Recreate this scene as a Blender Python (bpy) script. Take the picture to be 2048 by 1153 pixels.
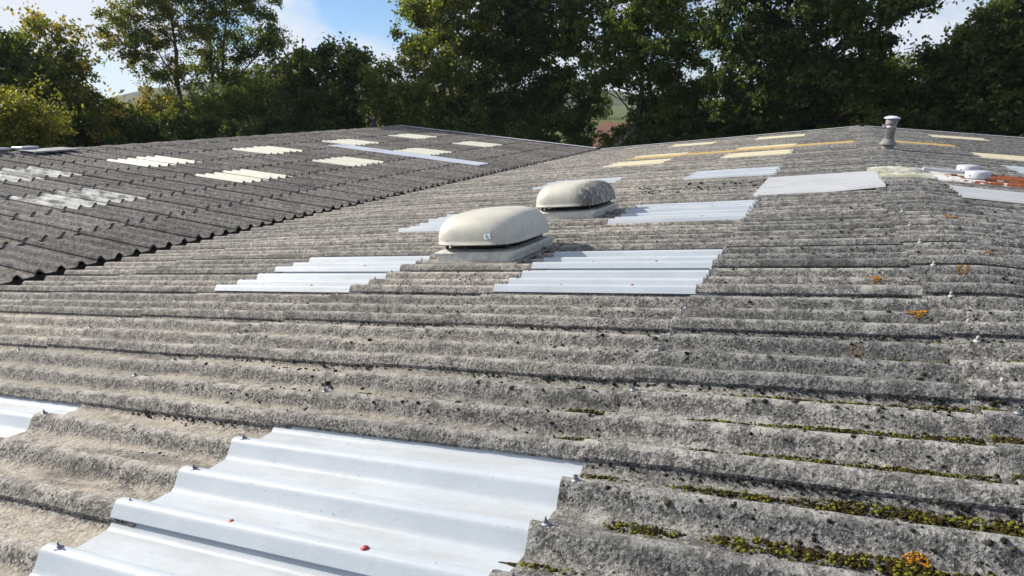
import bpy, math, random
import numpy as np
from mathutils import Vector, Matrix
for o in list(bpy.data.objects): bpy.data.objects.remove(o, do_unlink=True)
scn = bpy.context.scene
col = scn.collection
rng = np.random.default_rng(7)
random.seed(7)

# ------------------------------------------------------------------ camera
ZC = 6.0                                     # eye height above the ground
F_PX = 1382.1                                # focal length in pixels of a 2048 px wide picture
CR = np.array([0.9113, 0.4113, -0.0223]); CF = np.array([-0.399, 0.8800, -0.2574])
CR /= np.linalg.norm(CR); CF -= CR * (CR @ CF); CF /= np.linalg.norm(CF); CU = np.cross(CR, CF)
cam_d = bpy.data.cameras.new('camera'); cam = bpy.data.objects.new('camera', cam_d); col.objects.link(cam)
m = Matrix(((CR[0], CU[0], -CF[0]), (CR[1], CU[1], -CF[1]), (CR[2], CU[2], -CF[2])))
cam.matrix_world = Matrix.Translation((0, 0, ZC)) @ m.to_4x4()
cam_d.sensor_width = 36; cam_d.lens = 36 * F_PX / 2048; cam_d.clip_start = 0.05; cam_d.clip_end = 6000
scn.camera = cam
scn.render.resolution_x = 1024; scn.render.resolution_y = 576
def at(px, py, dist):
    """the point `dist` metres away (measured on the ground) in the direction of a picture position"""
    d = CF + CR * (px - 1024) / F_PX - CU * (py - 576.5) / F_PX
    return np.array([0, 0, ZC]) + d * dist / math.hypot(d[0], d[1])

# ------------------------------------------------------------------ light
SUN_EL, SUN_AZ = math.radians(29), math.radians(1)          # azimuth measured from -X towards +Y
sun_dir = Vector((-math.cos(SUN_EL) * math.cos(SUN_AZ), math.cos(SUN_EL) * math.sin(SUN_AZ), math.sin(SUN_EL)))
sd = bpy.data.lights.new('sun', 'SUN'); sd.energy = 5.0; sd.angle = math.radians(0.5); sd.color = (1, 0.93, 0.82)
so = bpy.data.objects.new('sun', sd); col.objects.link(so)
so.rotation_euler = sun_dir.to_track_quat('Z', 'Y').to_euler(); so.location = (-30, 10, 40)
scn.view_settings.view_transform = 'Standard'; scn.view_settings.look = 'None'
scn.view_settings.exposure = 0.66; scn.view_settings.gamma = 1
W = bpy.data.worlds.new('World'); scn.world = W; W.use_nodes = True
nt = W.node_tree; nt.nodes.clear()
def wn(t, **k):
    n = nt.nodes.new(t)
    for a, b in k.items(): setattr(n, a, b)
    return n
sky = wn('ShaderNodeTexSky', sky_type='NISHITA'); sky.sun_disc = False
sky.sun_elevation = SUN_EL; sky.sun_rotation = math.atan2(sun_dir.x, sun_dir.y)
sky.air_density = 1.0; sky.dust_density = 0.0; sky.ozone_density = 1.0
bg = wn('ShaderNodeBackground'); bg.inputs['Strength'].default_value = 1.0
out = wn('ShaderNodeOutputWorld')
sc = wn('ShaderNodeVectorMath', operation='SCALE'); sc.inputs['Scale'].default_value = 0.064
hs = wn('ShaderNodeHueSaturation'); hs.inputs['Saturation'].default_value = 1.0; nt.links.new(sky.outputs[0], hs.inputs['Color'])
ti = wn('ShaderNodeMix', data_type='RGBA', blend_type='MULTIPLY'); ti.inputs[0].default_value = 1; ti.inputs[7].default_value = (0.66, 0.88, 1.25, 1)
nt.links.new(hs.outputs[0], ti.inputs[6]); nt.links.new(ti.outputs[2], sc.inputs[0])
tc = wn('ShaderNodeTexCoord'); sp = wn('ShaderNodeSeparateXYZ'); nt.links.new(tc.outputs['Generated'], sp.inputs[0])
za = wn('ShaderNodeMath', operation='ADD'); za.inputs[1].default_value = 0.55; nt.links.new(sp.outputs['Z'], za.inputs[0])
zm = wn('ShaderNodeMath', operation='MAXIMUM'); zm.inputs[1].default_value = 0.3; nt.links.new(za.outputs[0], zm.inputs[0])
dx = wn('ShaderNodeMath', operation='DIVIDE'); nt.links.new(sp.outputs['X'], dx.inputs[0]); nt.links.new(zm.outputs[0], dx.inputs[1])
dy = wn('ShaderNodeMath', operation='DIVIDE'); nt.links.new(sp.outputs['Y'], dy.inputs[0]); nt.links.new(zm.outputs[0], dy.inputs[1])
cx = wn('ShaderNodeCombineXYZ'); nt.links.new(dx.outputs[0], cx.inputs[0]); nt.links.new(dy.outputs[0], cx.inputs[1])
mp = wn('ShaderNodeMapping'); mp.inputs['Location'].default_value = (1.3, 9.1, 0.0); mp.inputs['Scale'].default_value = (0.9, 0.9, 1)
nt.links.new(cx.outputs[0], mp.inputs[0])
cn = wn('ShaderNodeTexNoise'); cn.inputs['Scale'].default_value = 2.2; cn.inputs['Detail'].default_value = 9; cn.inputs['Roughness'].default_value = 0.56
nt.links.new(mp.outputs[0], cn.inputs['Vector'])
cr = wn('ShaderNodeValToRGB'); cr.color_ramp.elements[0].position = 0.445; cr.color_ramp.elements[1].position = 0.56
nt.links.new(cn.outputs['Fac'], cr.inputs[0])
mx = wn('ShaderNodeMix', data_type='RGBA'); nt.links.new(cr.outputs[0], mx.inputs[0])
nt.links.new(sc.outputs[0], mx.inputs[6]); mx.inputs[7].default_value = (0.50, 0.53, 0.59, 1)
nt.links.new(mx.outputs[2], bg.inputs[0]); nt.links.new(bg.outputs[0], out.inputs[0])

# ------------------------------------------------------------------ helpers
def tag(o, label=None, cat=None, group=None, kind=None):
    if label: o['label'] = label
    if cat: o['category'] = cat
    if group: o['group'] = group
    if kind: o['kind'] = kind
    return o
def empty(name, loc=(0, 0, 0)):
    o = bpy.data.objects.new(name, None); o.location = loc; o.empty_display_size = 0.3; col.objects.link(o); return o
def link(name, me, parent=None, mat=None):
    o = bpy.data.objects.new(name, me); col.objects.link(o)
    if parent is not None: o.parent = parent
    if mat is not None and not me.materials: me.materials.append(mat)
    return o
class MB:
    def __init__(s): s.v = []; s.f = []; s.sm = []
    def add(s, verts, faces, smooth=False):
        n = len(s.v); s.v += [tuple(map(float, q)) for q in verts]
        s.f += [tuple(i + n for i in f) for f in faces]; s.sm += [smooth] * len(faces); return s
    def box(s, c, d, rot=None, bevel=0.0):
        x, y, z = [q / 2 for q in d]; b = min(bevel, x * .9, y * .9, z * .9)
        if b <= 0:
            V = [(sx * x, sy * y, sz * z) for sx in (-1, 1) for sy in (-1, 1) for sz in (-1, 1)]
            Fc = [(0, 1, 3, 2), (4, 6, 7, 5), (0, 4, 5, 1), (2, 3, 7, 6), (0, 2, 6, 4), (1, 5, 7, 3)]
        else:
            V = []
            for zz, i in ((-z, b), (-z + b, 0), (z - b, 0), (z, b)):
                xx, yy = x - i, y - i
                V += [(-xx + b, -yy, zz), (xx - b, -yy, zz), (xx, -yy + b, zz), (xx, yy - b, zz), (xx - b, yy, zz), (-xx + b, yy, zz), (-xx, yy - b, zz), (-xx, -yy + b, zz)]
            Fc = [tuple(range(7, -1, -1)), tuple(range(24, 32))]
            for r in range(3):
                for k in range(8): Fc.append((r * 8 + k, r * 8 + (k + 1) % 8, r * 8 + 8 + (k + 1) % 8, r * 8 + 8 + k))
        V = [Vector(q) for q in V]
        if rot is not None: V = [rot @ q for q in V]
        return s.add([q + Vector(c) for q in V], Fc)
    def lathe(s, prof, c=(0, 0, 0), n=24, smooth=True, sx=1.0, sy=1.0):
        V = []; Fc = []
        for r, z in prof:
            for k in range(n):
                a = 2 * math.pi * k / n; V.append((c[0] + r * math.cos(a) * sx, c[1] + r * math.sin(a) * sy, c[2] + z))
        for i in range(len(prof) - 1):
            for k in range(n):
                Fc.append((i * n + k, i * n + (k + 1) % n, (i + 1) * n + (k + 1) % n, (i + 1) * n + k))
        Fc.append(tuple(range(n - 1, -1, -1))); Fc.append(tuple((len(prof) - 1) * n + k for k in range(n)))
        return s.add(V, Fc, smooth)
    def tube(s, pts, rad, n=6, closed=False, smooth=True):
        pts = [Vector(p) for p in pts]; N = len(pts); V = []; Fc = []
        for i, p in enumerate(pts):
            a = pts[i - 1] if (i > 0 or closed) else p; b = pts[(i + 1) % N] if (i < N - 1 or closed) else p
            d = (b - a).normalized(); u = d.cross(Vector((0, 0, 1)))
            if u.length < 0.05: u = d.cross(Vector((1, 0, 0)))
            u.normalize(); w = d.cross(u); r = rad[i] if hasattr(rad, '__len__') else rad
            for k in range(n):
                t = 2 * math.pi * k / n; V.append(p + (u * math.cos(t) + w * math.sin(t)) * r)
        for i in range(N if closed else N - 1):
            j = (i + 1) % N
            for k in range(n): Fc.append((i * n + k, i * n + (k + 1) % n, j * n + (k + 1) % n, j * n + k))
        if not closed: Fc += [tuple(range(n - 1, -1, -1)), tuple((N - 1) * n + k for k in range(n))]
        return s.add(V, Fc, smooth)
    def mesh(s, name, mat):
        me = bpy.data.meshes.new(name); me.from_pydata(s.v, [], s.f); me.update()
        me.polygons.foreach_set('use_smooth', s.sm)
        if mat: me.materials.append(mat)
        return me
    def build(s, name, mat, parent=None): return link(name, s.mesh(name, mat), parent)
def np_mesh(name, V, Fq, mat=None, smooth=None, attrs=None):
    """fast mesh from numpy arrays; Fq is (n,3) or (n,4)"""
    me = bpy.data.meshes.new(name); n, k = Fq.shape
    me.vertices.add(len(V)); me.vertices.foreach_set('co', np.ascontiguousarray(V, dtype=np.float32).ravel())
    me.loops.add(n * k); me.loops.foreach_set('vertex_index', np.ascontiguousarray(Fq, dtype=np.int32).ravel())
    me.polygons.add(n); me.polygons.foreach_set('loop_start', np.arange(0, n * k, k, dtype=np.int32))
    me.update(calc_edges=True)
    if smooth is not None: me.polygons.foreach_set('use_smooth', np.ascontiguousarray(np.broadcast_to(smooth, (n,)), dtype=bool))
    for a, (dom, val) in (attrs or {}).items():
        at_ = me.attributes.new(a, 'FLOAT', dom); at_.data.foreach_set('value', np.ascontiguousarray(val, dtype=np.float32))
    if mat: me.materials.append(mat)
    return me

# ------------------------------------------------------------------ materials
class NT:
    def __init__(s, name):
        s.m = bpy.data.materials.new(name); s.m.use_nodes = True; s.t = s.m.node_tree
        s.b = s.t.nodes['Principled BSDF']; s.o = s.t.nodes['Material Output']; s.pos = None
    def n(s, t, **k):
        q = s.t.nodes.new(t)
        for a, b in k.items(): setattr(q, a, b)
        return q
    def l(s, a, b): s.t.links.new(a, b)
    def P(s):
        if s.pos is None: s.pos = s.n('ShaderNodeNewGeometry').outputs['Position']
        return s.pos
    def obj(s): return s.n('ShaderNodeTexCoord').outputs['Object']
    def scaled(s, v, sx, sy, sz):
        q = s.n('ShaderNodeMapping'); q.inputs['Scale'].default_value = (sx, sy, sz); s.l(v, q.inputs[0]); return q.outputs[0]
    def noise(s, scale, detail=4, rough=0.55, vec=None, dist=0.0):
        q = s.n('ShaderNodeTexNoise'); q.inputs['Scale'].default_value = scale; q.inputs['Detail'].default_value = detail
        q.inputs['Roughness'].default_value = rough; q.inputs['Distortion'].default_value = dist
        s.l(vec if vec is not None else s.P(), q.inputs['Vector']); return q.outputs['Fac']
    def vor(s, scale, feature='F1', vec=None, rand=1.0):
        q = s.n('ShaderNodeTexVoronoi', feature=feature); q.inputs['Scale'].default_value = scale
        if 'Randomness' in q.inputs: q.inputs['Randomness'].default_value = rand
        s.l(vec if vec is not None else s.P(), q.inputs['Vector']); return q
    def ss(s, x, a, b):
        q = s.n('ShaderNodeMapRange', interpolation_type='SMOOTHSTEP')
        q.inputs['From Min'].default_value = a; q.inputs['From Max'].default_value = b; s.l(x, q.inputs[0]); return q.outputs[0]
    def lin(s, x, a, b, c=0.0, d=1.0):
        q = s.n('ShaderNodeMapRange'); q.inputs['From Min'].default_value = a; q.inputs['From Max'].default_value = b
        q.inputs['To Min'].default_value = c; q.inputs['To Max'].default_value = d; s.l(x, q.inputs[0]); return q.outputs[0]
    def math(s, op, a, b=None):
        q = s.n('ShaderNodeMath', operation=op)
        for i, x in enumerate((a, b)):
            if x is None: continue
            if isinstance(x, (int, float)): q.inputs[i].default_value = x
            else: s.l(x, q.inputs[i])
        return q.outputs[0]
    def mul(s, a, b): return s.math('MULTIPLY', a, b)
    def mix(s, f, a, b, blend='MIX'):
        q = s.n('ShaderNodeMix', data_type='RGBA', blend_type=blend)
        for i, x in ((0, f), (6, a), (7, b)):
            if isinstance(x, (int, float)): q.inputs[i].default_value = x
            elif isinstance(x, tuple): q.inputs[i].default_value = (*x, 1)
            else: s.l(x, q.inputs[i])
        return q.outputs[2]
    def attr(s, name): return s.n('ShaderNodeAttribute', attribute_name=name).outputs['Fac']
    def rnd(s): return s.n('ShaderNodeObjectInfo').outputs['Random']
    def bump(s, h, dist, strength=1.0, prev=None):
        q = s.n('ShaderNodeBump'); q.inputs['Distance'].default_value = dist; q.inputs['Strength'].default_value = strength
        s.l(h, q.inputs['Height'])
        if prev is not None: s.l(prev, q.inputs['Normal'])
        return q.outputs[0]
    def done(s, colr, rough=0.8, normal=None, spec=0.3, metal=0.0):
        if isinstance(colr, tuple): s.b.inputs['Base Color'].default_value = (*colr, 1)
        else: s.l(colr, s.b.inputs['Base Color'])
        if isinstance(rough, (int, float)): s.b.inputs['Roughness'].default_value = rough
        else: s.l(rough, s.b.inputs['Roughness'])
        s.b.inputs['Specular IOR Level'].default_value = spec; s.b.inputs['Metallic'].default_value = metal
        if normal is not None: s.l(normal, s.b.inputs['Normal'])
        return s.m

def mat_cement(name, dark, mid, light, dust, warm=True):
    n = NT(name); P = n.P()
    sep = n.n('ShaderNodeSeparateXYZ'); n.l(P, sep.inputs[0]); X = sep.outputs['X']
    h = n.attr('h')
    big = n.noise(1.1, 5, 0.6); med = n.noise(9, 6, 0.65); fine = n.noise(70, 6, 0.8); grit = n.noise(130, 5, 0.85)
    chunk = n.noise(30, 3, 0.65, None, 0.4); patch = n.noise(11, 4, 0.65, None, 0.3); spk = n.noise(72, 2, 0.6); spk2 = n.noise(58, 2, 0.6, n.scaled(P, 1, 1.15, 1.3))
    c = n.mix(n.ss(fine, 0.44, 0.56), dark, mid)
    c = n.mix(n.mul(n.ss(med, 0.45, 0.58), 0.45), c, light)
    c = n.mix(n.mul(n.ss(patch, 0.54, 0.57), 0.62), c, tuple(q * 1.0 for q in light))
    c = n.mix(n.mul(n.ss(patch, 0.45, 0.41), 0.6), c, tuple(q * 0.6 for q in dark))
    c = n.mix(n.mul(n.ss(chunk, 0.45, 0.41), 0.6), c, tuple(q * 0.55 for q in dark))
    c = n.mix(n.mul(n.ss(chunk, 0.57, 0.60), 0.45), c, tuple(q * 1.12 for q in light))
    c = n.mix(n.mul(n.ss(spk, 0.59, 0.63), 0.7), c, tuple(min(0.8, q * 1.4) for q in light))
    c = n.mix(n.mul(n.ss(spk2, 0.43, 0.38), 0.8), c, tuple(q * 0.3 for q in dark))
    pv = n.vor(38); ps = n.n('ShaderNodeSeparateColor'); n.l(pv.outputs['Color'], ps.inputs[0])
    pit = n.mul(n.ss(n.math('ADD', pv.outputs['Distance'], n.mul(spk, 0.3)), 0.42, 0.36), n.ss(ps.outputs[0], 0.50, 0.54))
    c = n.mix(n.mul(pit, 0.9), c, (0.022, 0.021, 0.019))
    if warm:                                    # wind blown dust lying in the troughs, thicker towards the valley
        inv = n.ss(h, 0.30, 0.02)
        dm = n.mul(n.mul(inv, n.ss(X, 1.2, -3.0)), n.ss(n.noise(5, 6, 0.7, n.scaled(P, 0.5, 1, 1)), 0.34, 0.56))
        c = n.mix(n.mul(dm, 0.6), c, dust)
        crest = n.mul(n.ss(h, 0.72, 1.0), n.ss(med, 0.38, 0.6))      # pale worn crowns
        c = n.mix(n.mul(crest, 0.6), c, tuple(q * 1.25 for q in light))
        soot = n.mul(n.ss(n.noise(13, 7, 0.8), 0.50, 0.60), n.ss(X, -5.0, 0.8))   # dark lichen mottling
        c = n.mix(n.mul(soot, 0.66), c, (0.07, 0.07, 0.07))
        v = n.vor(30, vec=n.mix(0.06, P, n.n('ShaderNodeTexNoise').outputs['Color'])); sel = n.n('ShaderNodeSeparateColor'); n.l(v.outputs['Color'], sel.inputs[0])
        spot = n.mul(n.ss(n.math('ADD', v.outputs['Distance'], n.mul(grit, 0.55)), 0.56, 0.46), n.ss(sel.outputs[0], 0.70, 0.76))
        c = n.mix(n.mul(spot, n.lin(X, -9, 1.5, 0.3, 0.8)), c, (0.05, 0.05, 0.045))
        v3 = n.vor(5.5); s3 = n.n('ShaderNodeSeparateColor'); n.l(v3.outputs['Color'], s3.inputs[0])
        rad = n.math('ADD', v3.outputs['Distance'], n.mul(n.noise(55, 6, 0.85), 0.9))
        ring = n.mul(n.mul(n.ss(rad, 0.74, 0.66), n.ss(rad, 0.48, 0.58)), n.ss(s3.outputs[0], 0.80, 0.82))
        c = n.mix(n.mul(ring, n.mul(n.ss(X, -6, 0.5), 0.75)), c, (0.55, 0.54, 0.49))
    else:
        v = n.vor(20); sel = n.n('ShaderNodeSeparateColor'); n.l(v.outputs['Color'], sel.inputs[0])
        spot = n.mul(n.ss(n.math('ADD', v.outputs['Distance'], n.mul(fine, 0.25)), 0.46, 0.34), n.ss(sel.outputs[0], 0.5, 0.56))
        c = n.mix(n.mul(spot, 0.85), c, (0.025, 0.025, 0.022))
        mo = n.mul(n.ss(h, 0.35, 0.0), n.ss(n.noise(3.5, 6, 0.7), 0.5, 0.62))
        c = n.mix(n.mul(mo, 0.75), c, (0.05, 0.055, 0.02))
    c = n.mix(n.lin(big, 0.3, 0.7, 0.0, 0.22), c, tuple(q * 0.62 for q in mid))
    st_ = n.noise(2.6, 6, 0.68, n.scaled(P, 0.35, 1.6, 1)); c = n.mix(n.mul(n.ss(st_, 0.52, 0.66), 0.55), c, tuple(q * 0.7 for q in dark))
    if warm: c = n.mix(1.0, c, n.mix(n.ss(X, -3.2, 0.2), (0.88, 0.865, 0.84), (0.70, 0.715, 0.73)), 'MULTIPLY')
    r = n.rnd(); c = n.mix(1.0, c, n.mix(r, (0.78, 0.785, 0.79), (1.16, 1.14, 1.11)), 'MULTIPLY')
    b0 = n.bump(chunk, 0.010, 1.0); b2 = n.bump(spk, 0.006, 0.9, b0)
    return n.done(c, 0.92, b2, 0.15)
def mat_sheet(name, colr, rough=0.35, dirt=0.15, dirtcol=(0.3, 0.3, 0.28), spec=0.5, metal=0.0, trough=0.34):
    n = NT(name)
    a = n.noise(2.2, 6, 0.6); b = n.noise(30, 5, 0.7, n.scaled(n.P(), 0.25, 1, 1)); g = n.noise(150, 3, 0.6)
    c = n.mix(n.mul(n.ss(a, 0.4, 0.7), dirt), colr, dirtcol)
    c = n.mix(n.mul(n.ss(b, 0.56, 0.72), dirt), c, dirtcol)
    h = n.attr('h'); tr = n.mul(n.ss(h, 0.22, 0.0), n.ss(n.noise(4, 6, 0.7, n.scaled(n.P(), 0.4, 1.5, 1)), 0.36, 0.62))
    c = n.mix(n.mul(tr, trough), c, (0.30, 0.28, 0.24))  # trough dirt on rooflights; on galvanised sheets it paints in rib shading
    sc_ = n.noise(9, 5, 0.75, n.scaled(n.P(), 0.25, 6, 1)); c = n.mix(n.mul(n.ss(sc_, 0.60, 0.66), 0.22), c, (0.32, 0.33, 0.33))
    wr = n.noise(1.3, 4, 0.6); c = n.mix(n.mul(n.ss(wr, 0.45, 0.62), 0.22), c, tuple(q * 0.75 for q in colr))
    gr2 = n.mul(n.ss(n.noise(60, 5, 0.8), 0.60, 0.66), n.ss(n.noise(3.2, 4, 0.6), 0.52, 0.62)); c = n.mix(n.mul(gr2, 0.7), c, (0.09, 0.085, 0.075))
    v = n.vor(22); sel = n.n('ShaderNodeSeparateColor'); n.l(v.outputs['Color'], sel.inputs[0])
    sp_ = n.mul(n.ss(v.outputs['Distance'], 0.09, 0.05), n.ss(sel.outputs[0], 0.9, 0.92))
    c = n.mix(n.mul(sp_, 0.8), c, (0.06, 0.055, 0.05))
    nb = n.bump(a, 0.02, 0.25); nb = n.bump(g, 0.0015, 0.5, nb)
    mm = n.done(c, n.lin(b, 0.3, 0.7, rough * 0.75, rough * 1.3), nb, spec, metal)
    if not metal:
        n.b.inputs['Subsurface Weight'].default_value = 0.0; n.b.inputs['Subsurface Radius'].default_value = (1, 1, 1); n.b.inputs['Subsurface Scale'].default_value = 0.07
    return mm
def mat_flake(name):
    n = NT(name); a = n.noise(5, 7, 0.68, n.scaled(n.P(), 0.45, 1, 1)); f = n.noise(80, 4, 0.7); h = n.attr('h')
    c = n.mix(n.ss(f, 0.4, 0.6), (0.09, 0.085, 0.085), (0.2, 0.195, 0.19))
    k = n.math('ADD', n.mul(n.ss(h, 0.7, 0.0), 0.12), a)
    c = n.mix(n.mul(n.ss(k, 0.42, 0.58), 0.85), c, (0.58, 0.575, 0.53))
    c = n.mix(n.mul(n.ss(a, 0.55, 0.68), 0.6), c, (0.74, 0.735, 0.70))
    return n.done(c, 0.8, n.bump(f, 0.008, 0.9), 0.2)
def mat_rust(name):
    n = NT(name); a = n.noise(3.0, 6, 0.65); b = n.noise(22, 6, 0.7)
    c = n.mix(n.ss(b, 0.35, 0.65), (0.17, 0.05, 0.02), (0.30, 0.10, 0.04))
    sep = n.n('ShaderNodeSeparateXYZ'); n.l(n.P(), sep.inputs[0])
    w = n.math('ADD', n.mul(a, 1.0), n.lin(sep.outputs['X'], 1.7, 3.2, 0.22, -0.12))
    c = n.mix(n.ss(w, 0.55, 0.6), c, (0.68, 0.68, 0.64))
    return n.done(c, 0.75, n.bump(b, 0.004, 0.7), 0.25)
def mat_painted(name):
    n = NT(name); a = n.noise(6, 7, 0.7, n.scaled(n.P(), 0.6, 1, 1)); b = n.noise(60, 5, 0.7); h = n.attr('h')
    c = n.mix(n.ss(a, 0.44, 0.58), (0.58, 0.57, 0.51), (0.22, 0.215, 0.18))
    c = n.mix(n.mul(n.ss(n.noise(2.5, 5, 0.6), 0.5, 0.62), 0.7), c, (0.42, 0.42, 0.26))
    return n.done(c, 0.75, n.bump(b, 0.004, 0.6), 0.2)
def mat_dome(name, grime):
    n = NT(name); o = n.obj()
    a = n.noise(2.3, 4, 0.6, o); st = n.noise(30, 7, 0.8, n.scaled(o, 1, 1, 0.25)); f = n.noise(55, 4, 0.75, o); g = n.noise(5, 6, 0.7, o)
    c = n.mix(n.ss(a, 0.35, 0.7), (0.52, 0.50, 0.425), (0.43, 0.42, 0.365))
    sp_ = n.mul(n.ss(f, 0.575, 0.63), n.ss(g, 0.38, 0.58))
    c = n.mix(n.mul(sp_, 0.72), c, (0.10, 0.10, 0.095))
    c = n.mix(n.mul(n.mul(n.ss(st, 0.50, 0.66), n.ss(g, 0.40, 0.60)), 0.35), c, (0.2, 0.2, 0.18))
    if grime:
        sep = n.n('ShaderNodeSeparateXYZ'); n.l(o, sep.inputs[0])
        m1 = n.mul(n.ss(sep.outputs['X'], 0.12, 0.40), n.ss(n.math('ADD', st, n.mul(g, 0.4)), 0.56, 0.72))
        c = n.mix(n.mul(m1, 0.86), c, (0.06, 0.055, 0.05))
    return n.done(c, 0.55, n.bump(f, 0.002, 0.5), 0.35)
def mat_plain(name, colr, rough=0.6, var=0.2, spec=0.4, metal=0.0, scale=12):
    n = NT(name); a = n.noise(scale, 6, 0.65)
    c = n.mix(n.ss(a, 0.35, 0.65), tuple(q * (1 - var) for q in colr), tuple(min(1, q * (1 + var)) for q in colr))
    return n.done(c, rough, n.bump(n.noise(scale * 8, 4, 0.7), 0.002, 0.5), spec, metal)
def mat_moss(name, cols, scale=60):
    n = NT(name); a = n.noise(14, 5, 0.6); b = n.noise(scale * 3, 4, 0.7)
    t_ = n.attr('tint')
    c = n.mix(n.ss(n.math('ADD', n.mul(a, 0.6), n.mul(t_, 0.4)), 0.34, 0.62), cols[0], cols[1])
    c = n.mix(n.ss(n.math('ADD', n.mul(n.noise(6, 4, 0.6), 0.5), n.mul(t_, 0.5)), 0.52, 0.68), c, cols[2])
    c = n.mix(n.mul(n.ss(b, 0.5, 0.35), 0.6), c, tuple(q * 0.4 for q in cols[0]))
    return n.done(c, 0.95, n.bump(b, 0.006, 1.0), 0.1)
def mat_leaf(name, c0, c1, c2, trans=0.42):
    n = NT(name); t_ = n.attr('tint'); q = n.noise(0.35, 3, 0.6)
    c = n.mix(n.ss(t_, 0.0, 0.8), c0, c1)
    c = n.mix(n.ss(n.math('ADD', n.mul(t_, 0.55), n.mul(q, 0.6)), 0.58, 0.80), c, c2)
    dif = n.b; n.done(c, 0.55, None, 0.25)
    tr = n.n('ShaderNodeBsdfTranslucent'); n.l(n.mix(1.0, c, (1.9, 1.75, 0.7), 'MULTIPLY'), tr.inputs[0])
    ms = n.n('ShaderNodeMixShader'); ms.inputs[0].default_value = trans
    n.l(dif.outputs[0], ms.inputs[1]); n.l(tr.outputs[0], ms.inputs[2]); n.l(ms.outputs[0], n.o.inputs[0])
    return n.m
def mat_bark(name, a=(0.055, 0.045, 0.035), b=(0.12, 0.105, 0.085)):
    n = NT(name); f = n.noise(7, 6, 0.7, n.scaled(n.P(), 3, 3, 0.6))
    return n.done(n.mix(n.ss(f, 0.35, 0.65), a, b), 0.95, n.bump(f, 0.03, 0.8), 0.1)

M = {}
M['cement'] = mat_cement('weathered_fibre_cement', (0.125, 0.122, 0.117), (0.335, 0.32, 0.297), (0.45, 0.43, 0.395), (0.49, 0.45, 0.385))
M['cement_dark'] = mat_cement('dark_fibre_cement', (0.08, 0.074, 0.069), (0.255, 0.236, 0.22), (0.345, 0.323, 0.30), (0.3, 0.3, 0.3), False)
M['white_grp'] = mat_sheet('white_rooflight', (0.46, 0.50, 0.535), 0.5, 0.3, (0.34, 0.385, 0.42), 0.4)
M['cream_grp'] = mat_sheet('cream_rooflight', (0.66, 0.65, 0.53), 0.6, 0.12, (0.55, 0.55, 0.42))
M['sand_grp'] = mat_sheet('sand_rooflight', (0.66, 0.60, 0.42), 0.6, 0.25, (0.45, 0.40, 0.26))
M['orange_grp'] = mat_sheet('orange_rooflight', (0.56, 0.38, 0.12), 0.6, 0.25, (0.40, 0.30, 0.12))
M['tin'] = mat_sheet('galvanised_sheet', (0.50, 0.51, 0.515), 0.5, 0.3, (0.36, 0.36, 0.36), 0.4, 0.2, 0.95)  # strong trough darkening puts the missing rib shading into the colour
M['white_tin'] = mat_sheet('white_coated_sheet', (0.50, 0.53, 0.60), 0.4, 0.15, (0.45, 0.46, 0.48))
M['flake'] = mat_flake('flaking_white_paint'); M['rust'] = mat_rust('rusty_sheet'); M['painted'] = mat_painted('white_painted_cement')
M['dome'] = mat_dome('dome_plastic', False); M['dome_grimy'] = mat_dome('grimy_dome_plastic', True)
M['vent_base'] = mat_plain('ventilator_base', (0.54, 0.525, 0.46), 0.6, 0.14)
M['black'] = mat_plain('black_metal', (0.03, 0.03, 0.032), 0.5, 0.3)
M['bolt'] = mat_plain('bolt_metal', (0.22, 0.23, 0.26), 0.45, 0.3, 0.5, 0.6, 200)
M['bolt_white'] = mat_plain('white_bolt_cap', (0.40, 0.40, 0.38), 0.6, 0.15)
M['red'] = mat_plain('red_cap', (0.36, 0.025, 0.01), 0.45, 0.25, 0.5, 0, 150)
M['galv'] = mat_plain('flue_metal', (0.42, 0.42, 0.42), 0.4, 0.25, 0.5, 0.6, 9)
M['lead'] = mat_plain('flashing', (0.20, 0.19, 0.175), 0.7, 0.25)
M['pale_trim'] = mat_plain('pale_trim', (0.62, 0.63, 0.66), 0.6, 0.15)
M['badge'] = mat_plain('badge', (0.62, 0.70, 0.78), 0.4, 0.05)
M['moss'] = mat_moss('green_moss', ((0.030, 0.021, 0.010), (0.065, 0.062, 0.012), (0.17, 0.175, 0.018)))
M['moss_dark'] = mat_moss('dark_cushion_moss', ((0.018, 0.017, 0.012), (0.04, 0.04, 0.024), (0.085, 0.085, 0.06)))
M['lichen'] = mat_moss('orange_lichen', ((0.36, 0.14, 0.012), (0.50, 0.22, 0.015), (0.58, 0.30, 0.03)))
M['wall'] = mat_plain('building_wall', (0.34, 0.30, 0.26), 0.9, 0.2)

# ------------------------------------------------------------------ ground
def mat_ground():
    n = NT('meadow'); a = n.noise(0.03, 5, 0.6); b = n.noise(1.5, 6, 0.7)
    c = n.mix(n.ss(a, 0.35, 0.65), (0.075, 0.10, 0.028), (0.13, 0.15, 0.045)); c = n.mix(n.mul(n.ss(b, 0.4, 0.6), 0.5), c, (0.055, 0.06, 0.025))
    return n.done(c, 0.95, n.bump(b, 0.1, 0.5), 0.1)
nx = 90; gx = np.sign(np.linspace(-1, 1, nx)) * np.abs(np.linspace(-1, 1, nx)) ** 2.6 * 2600
GX, GY = np.meshgrid(gx, gx + 20, indexing='ij'); GZ = 0.15 * np.sin(GX * 0.11) * np.cos(GY * 0.13) * np.clip((np.hypot(GX, GY) - 60) / 40, 0, 1)
idx = np.arange(nx * nx).reshape(nx, nx)
Fq = np.stack([idx[:-1, :-1], idx[1:, :-1], idx[1:, 1:], idx[:-1, 1:]], -1).reshape(-1, 4)
tag(link('ground', np_mesh('ground', np.stack([GX, GY, GZ], -1).reshape(-1, 3), Fq, mat_ground(), True)), kind='structure')

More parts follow.
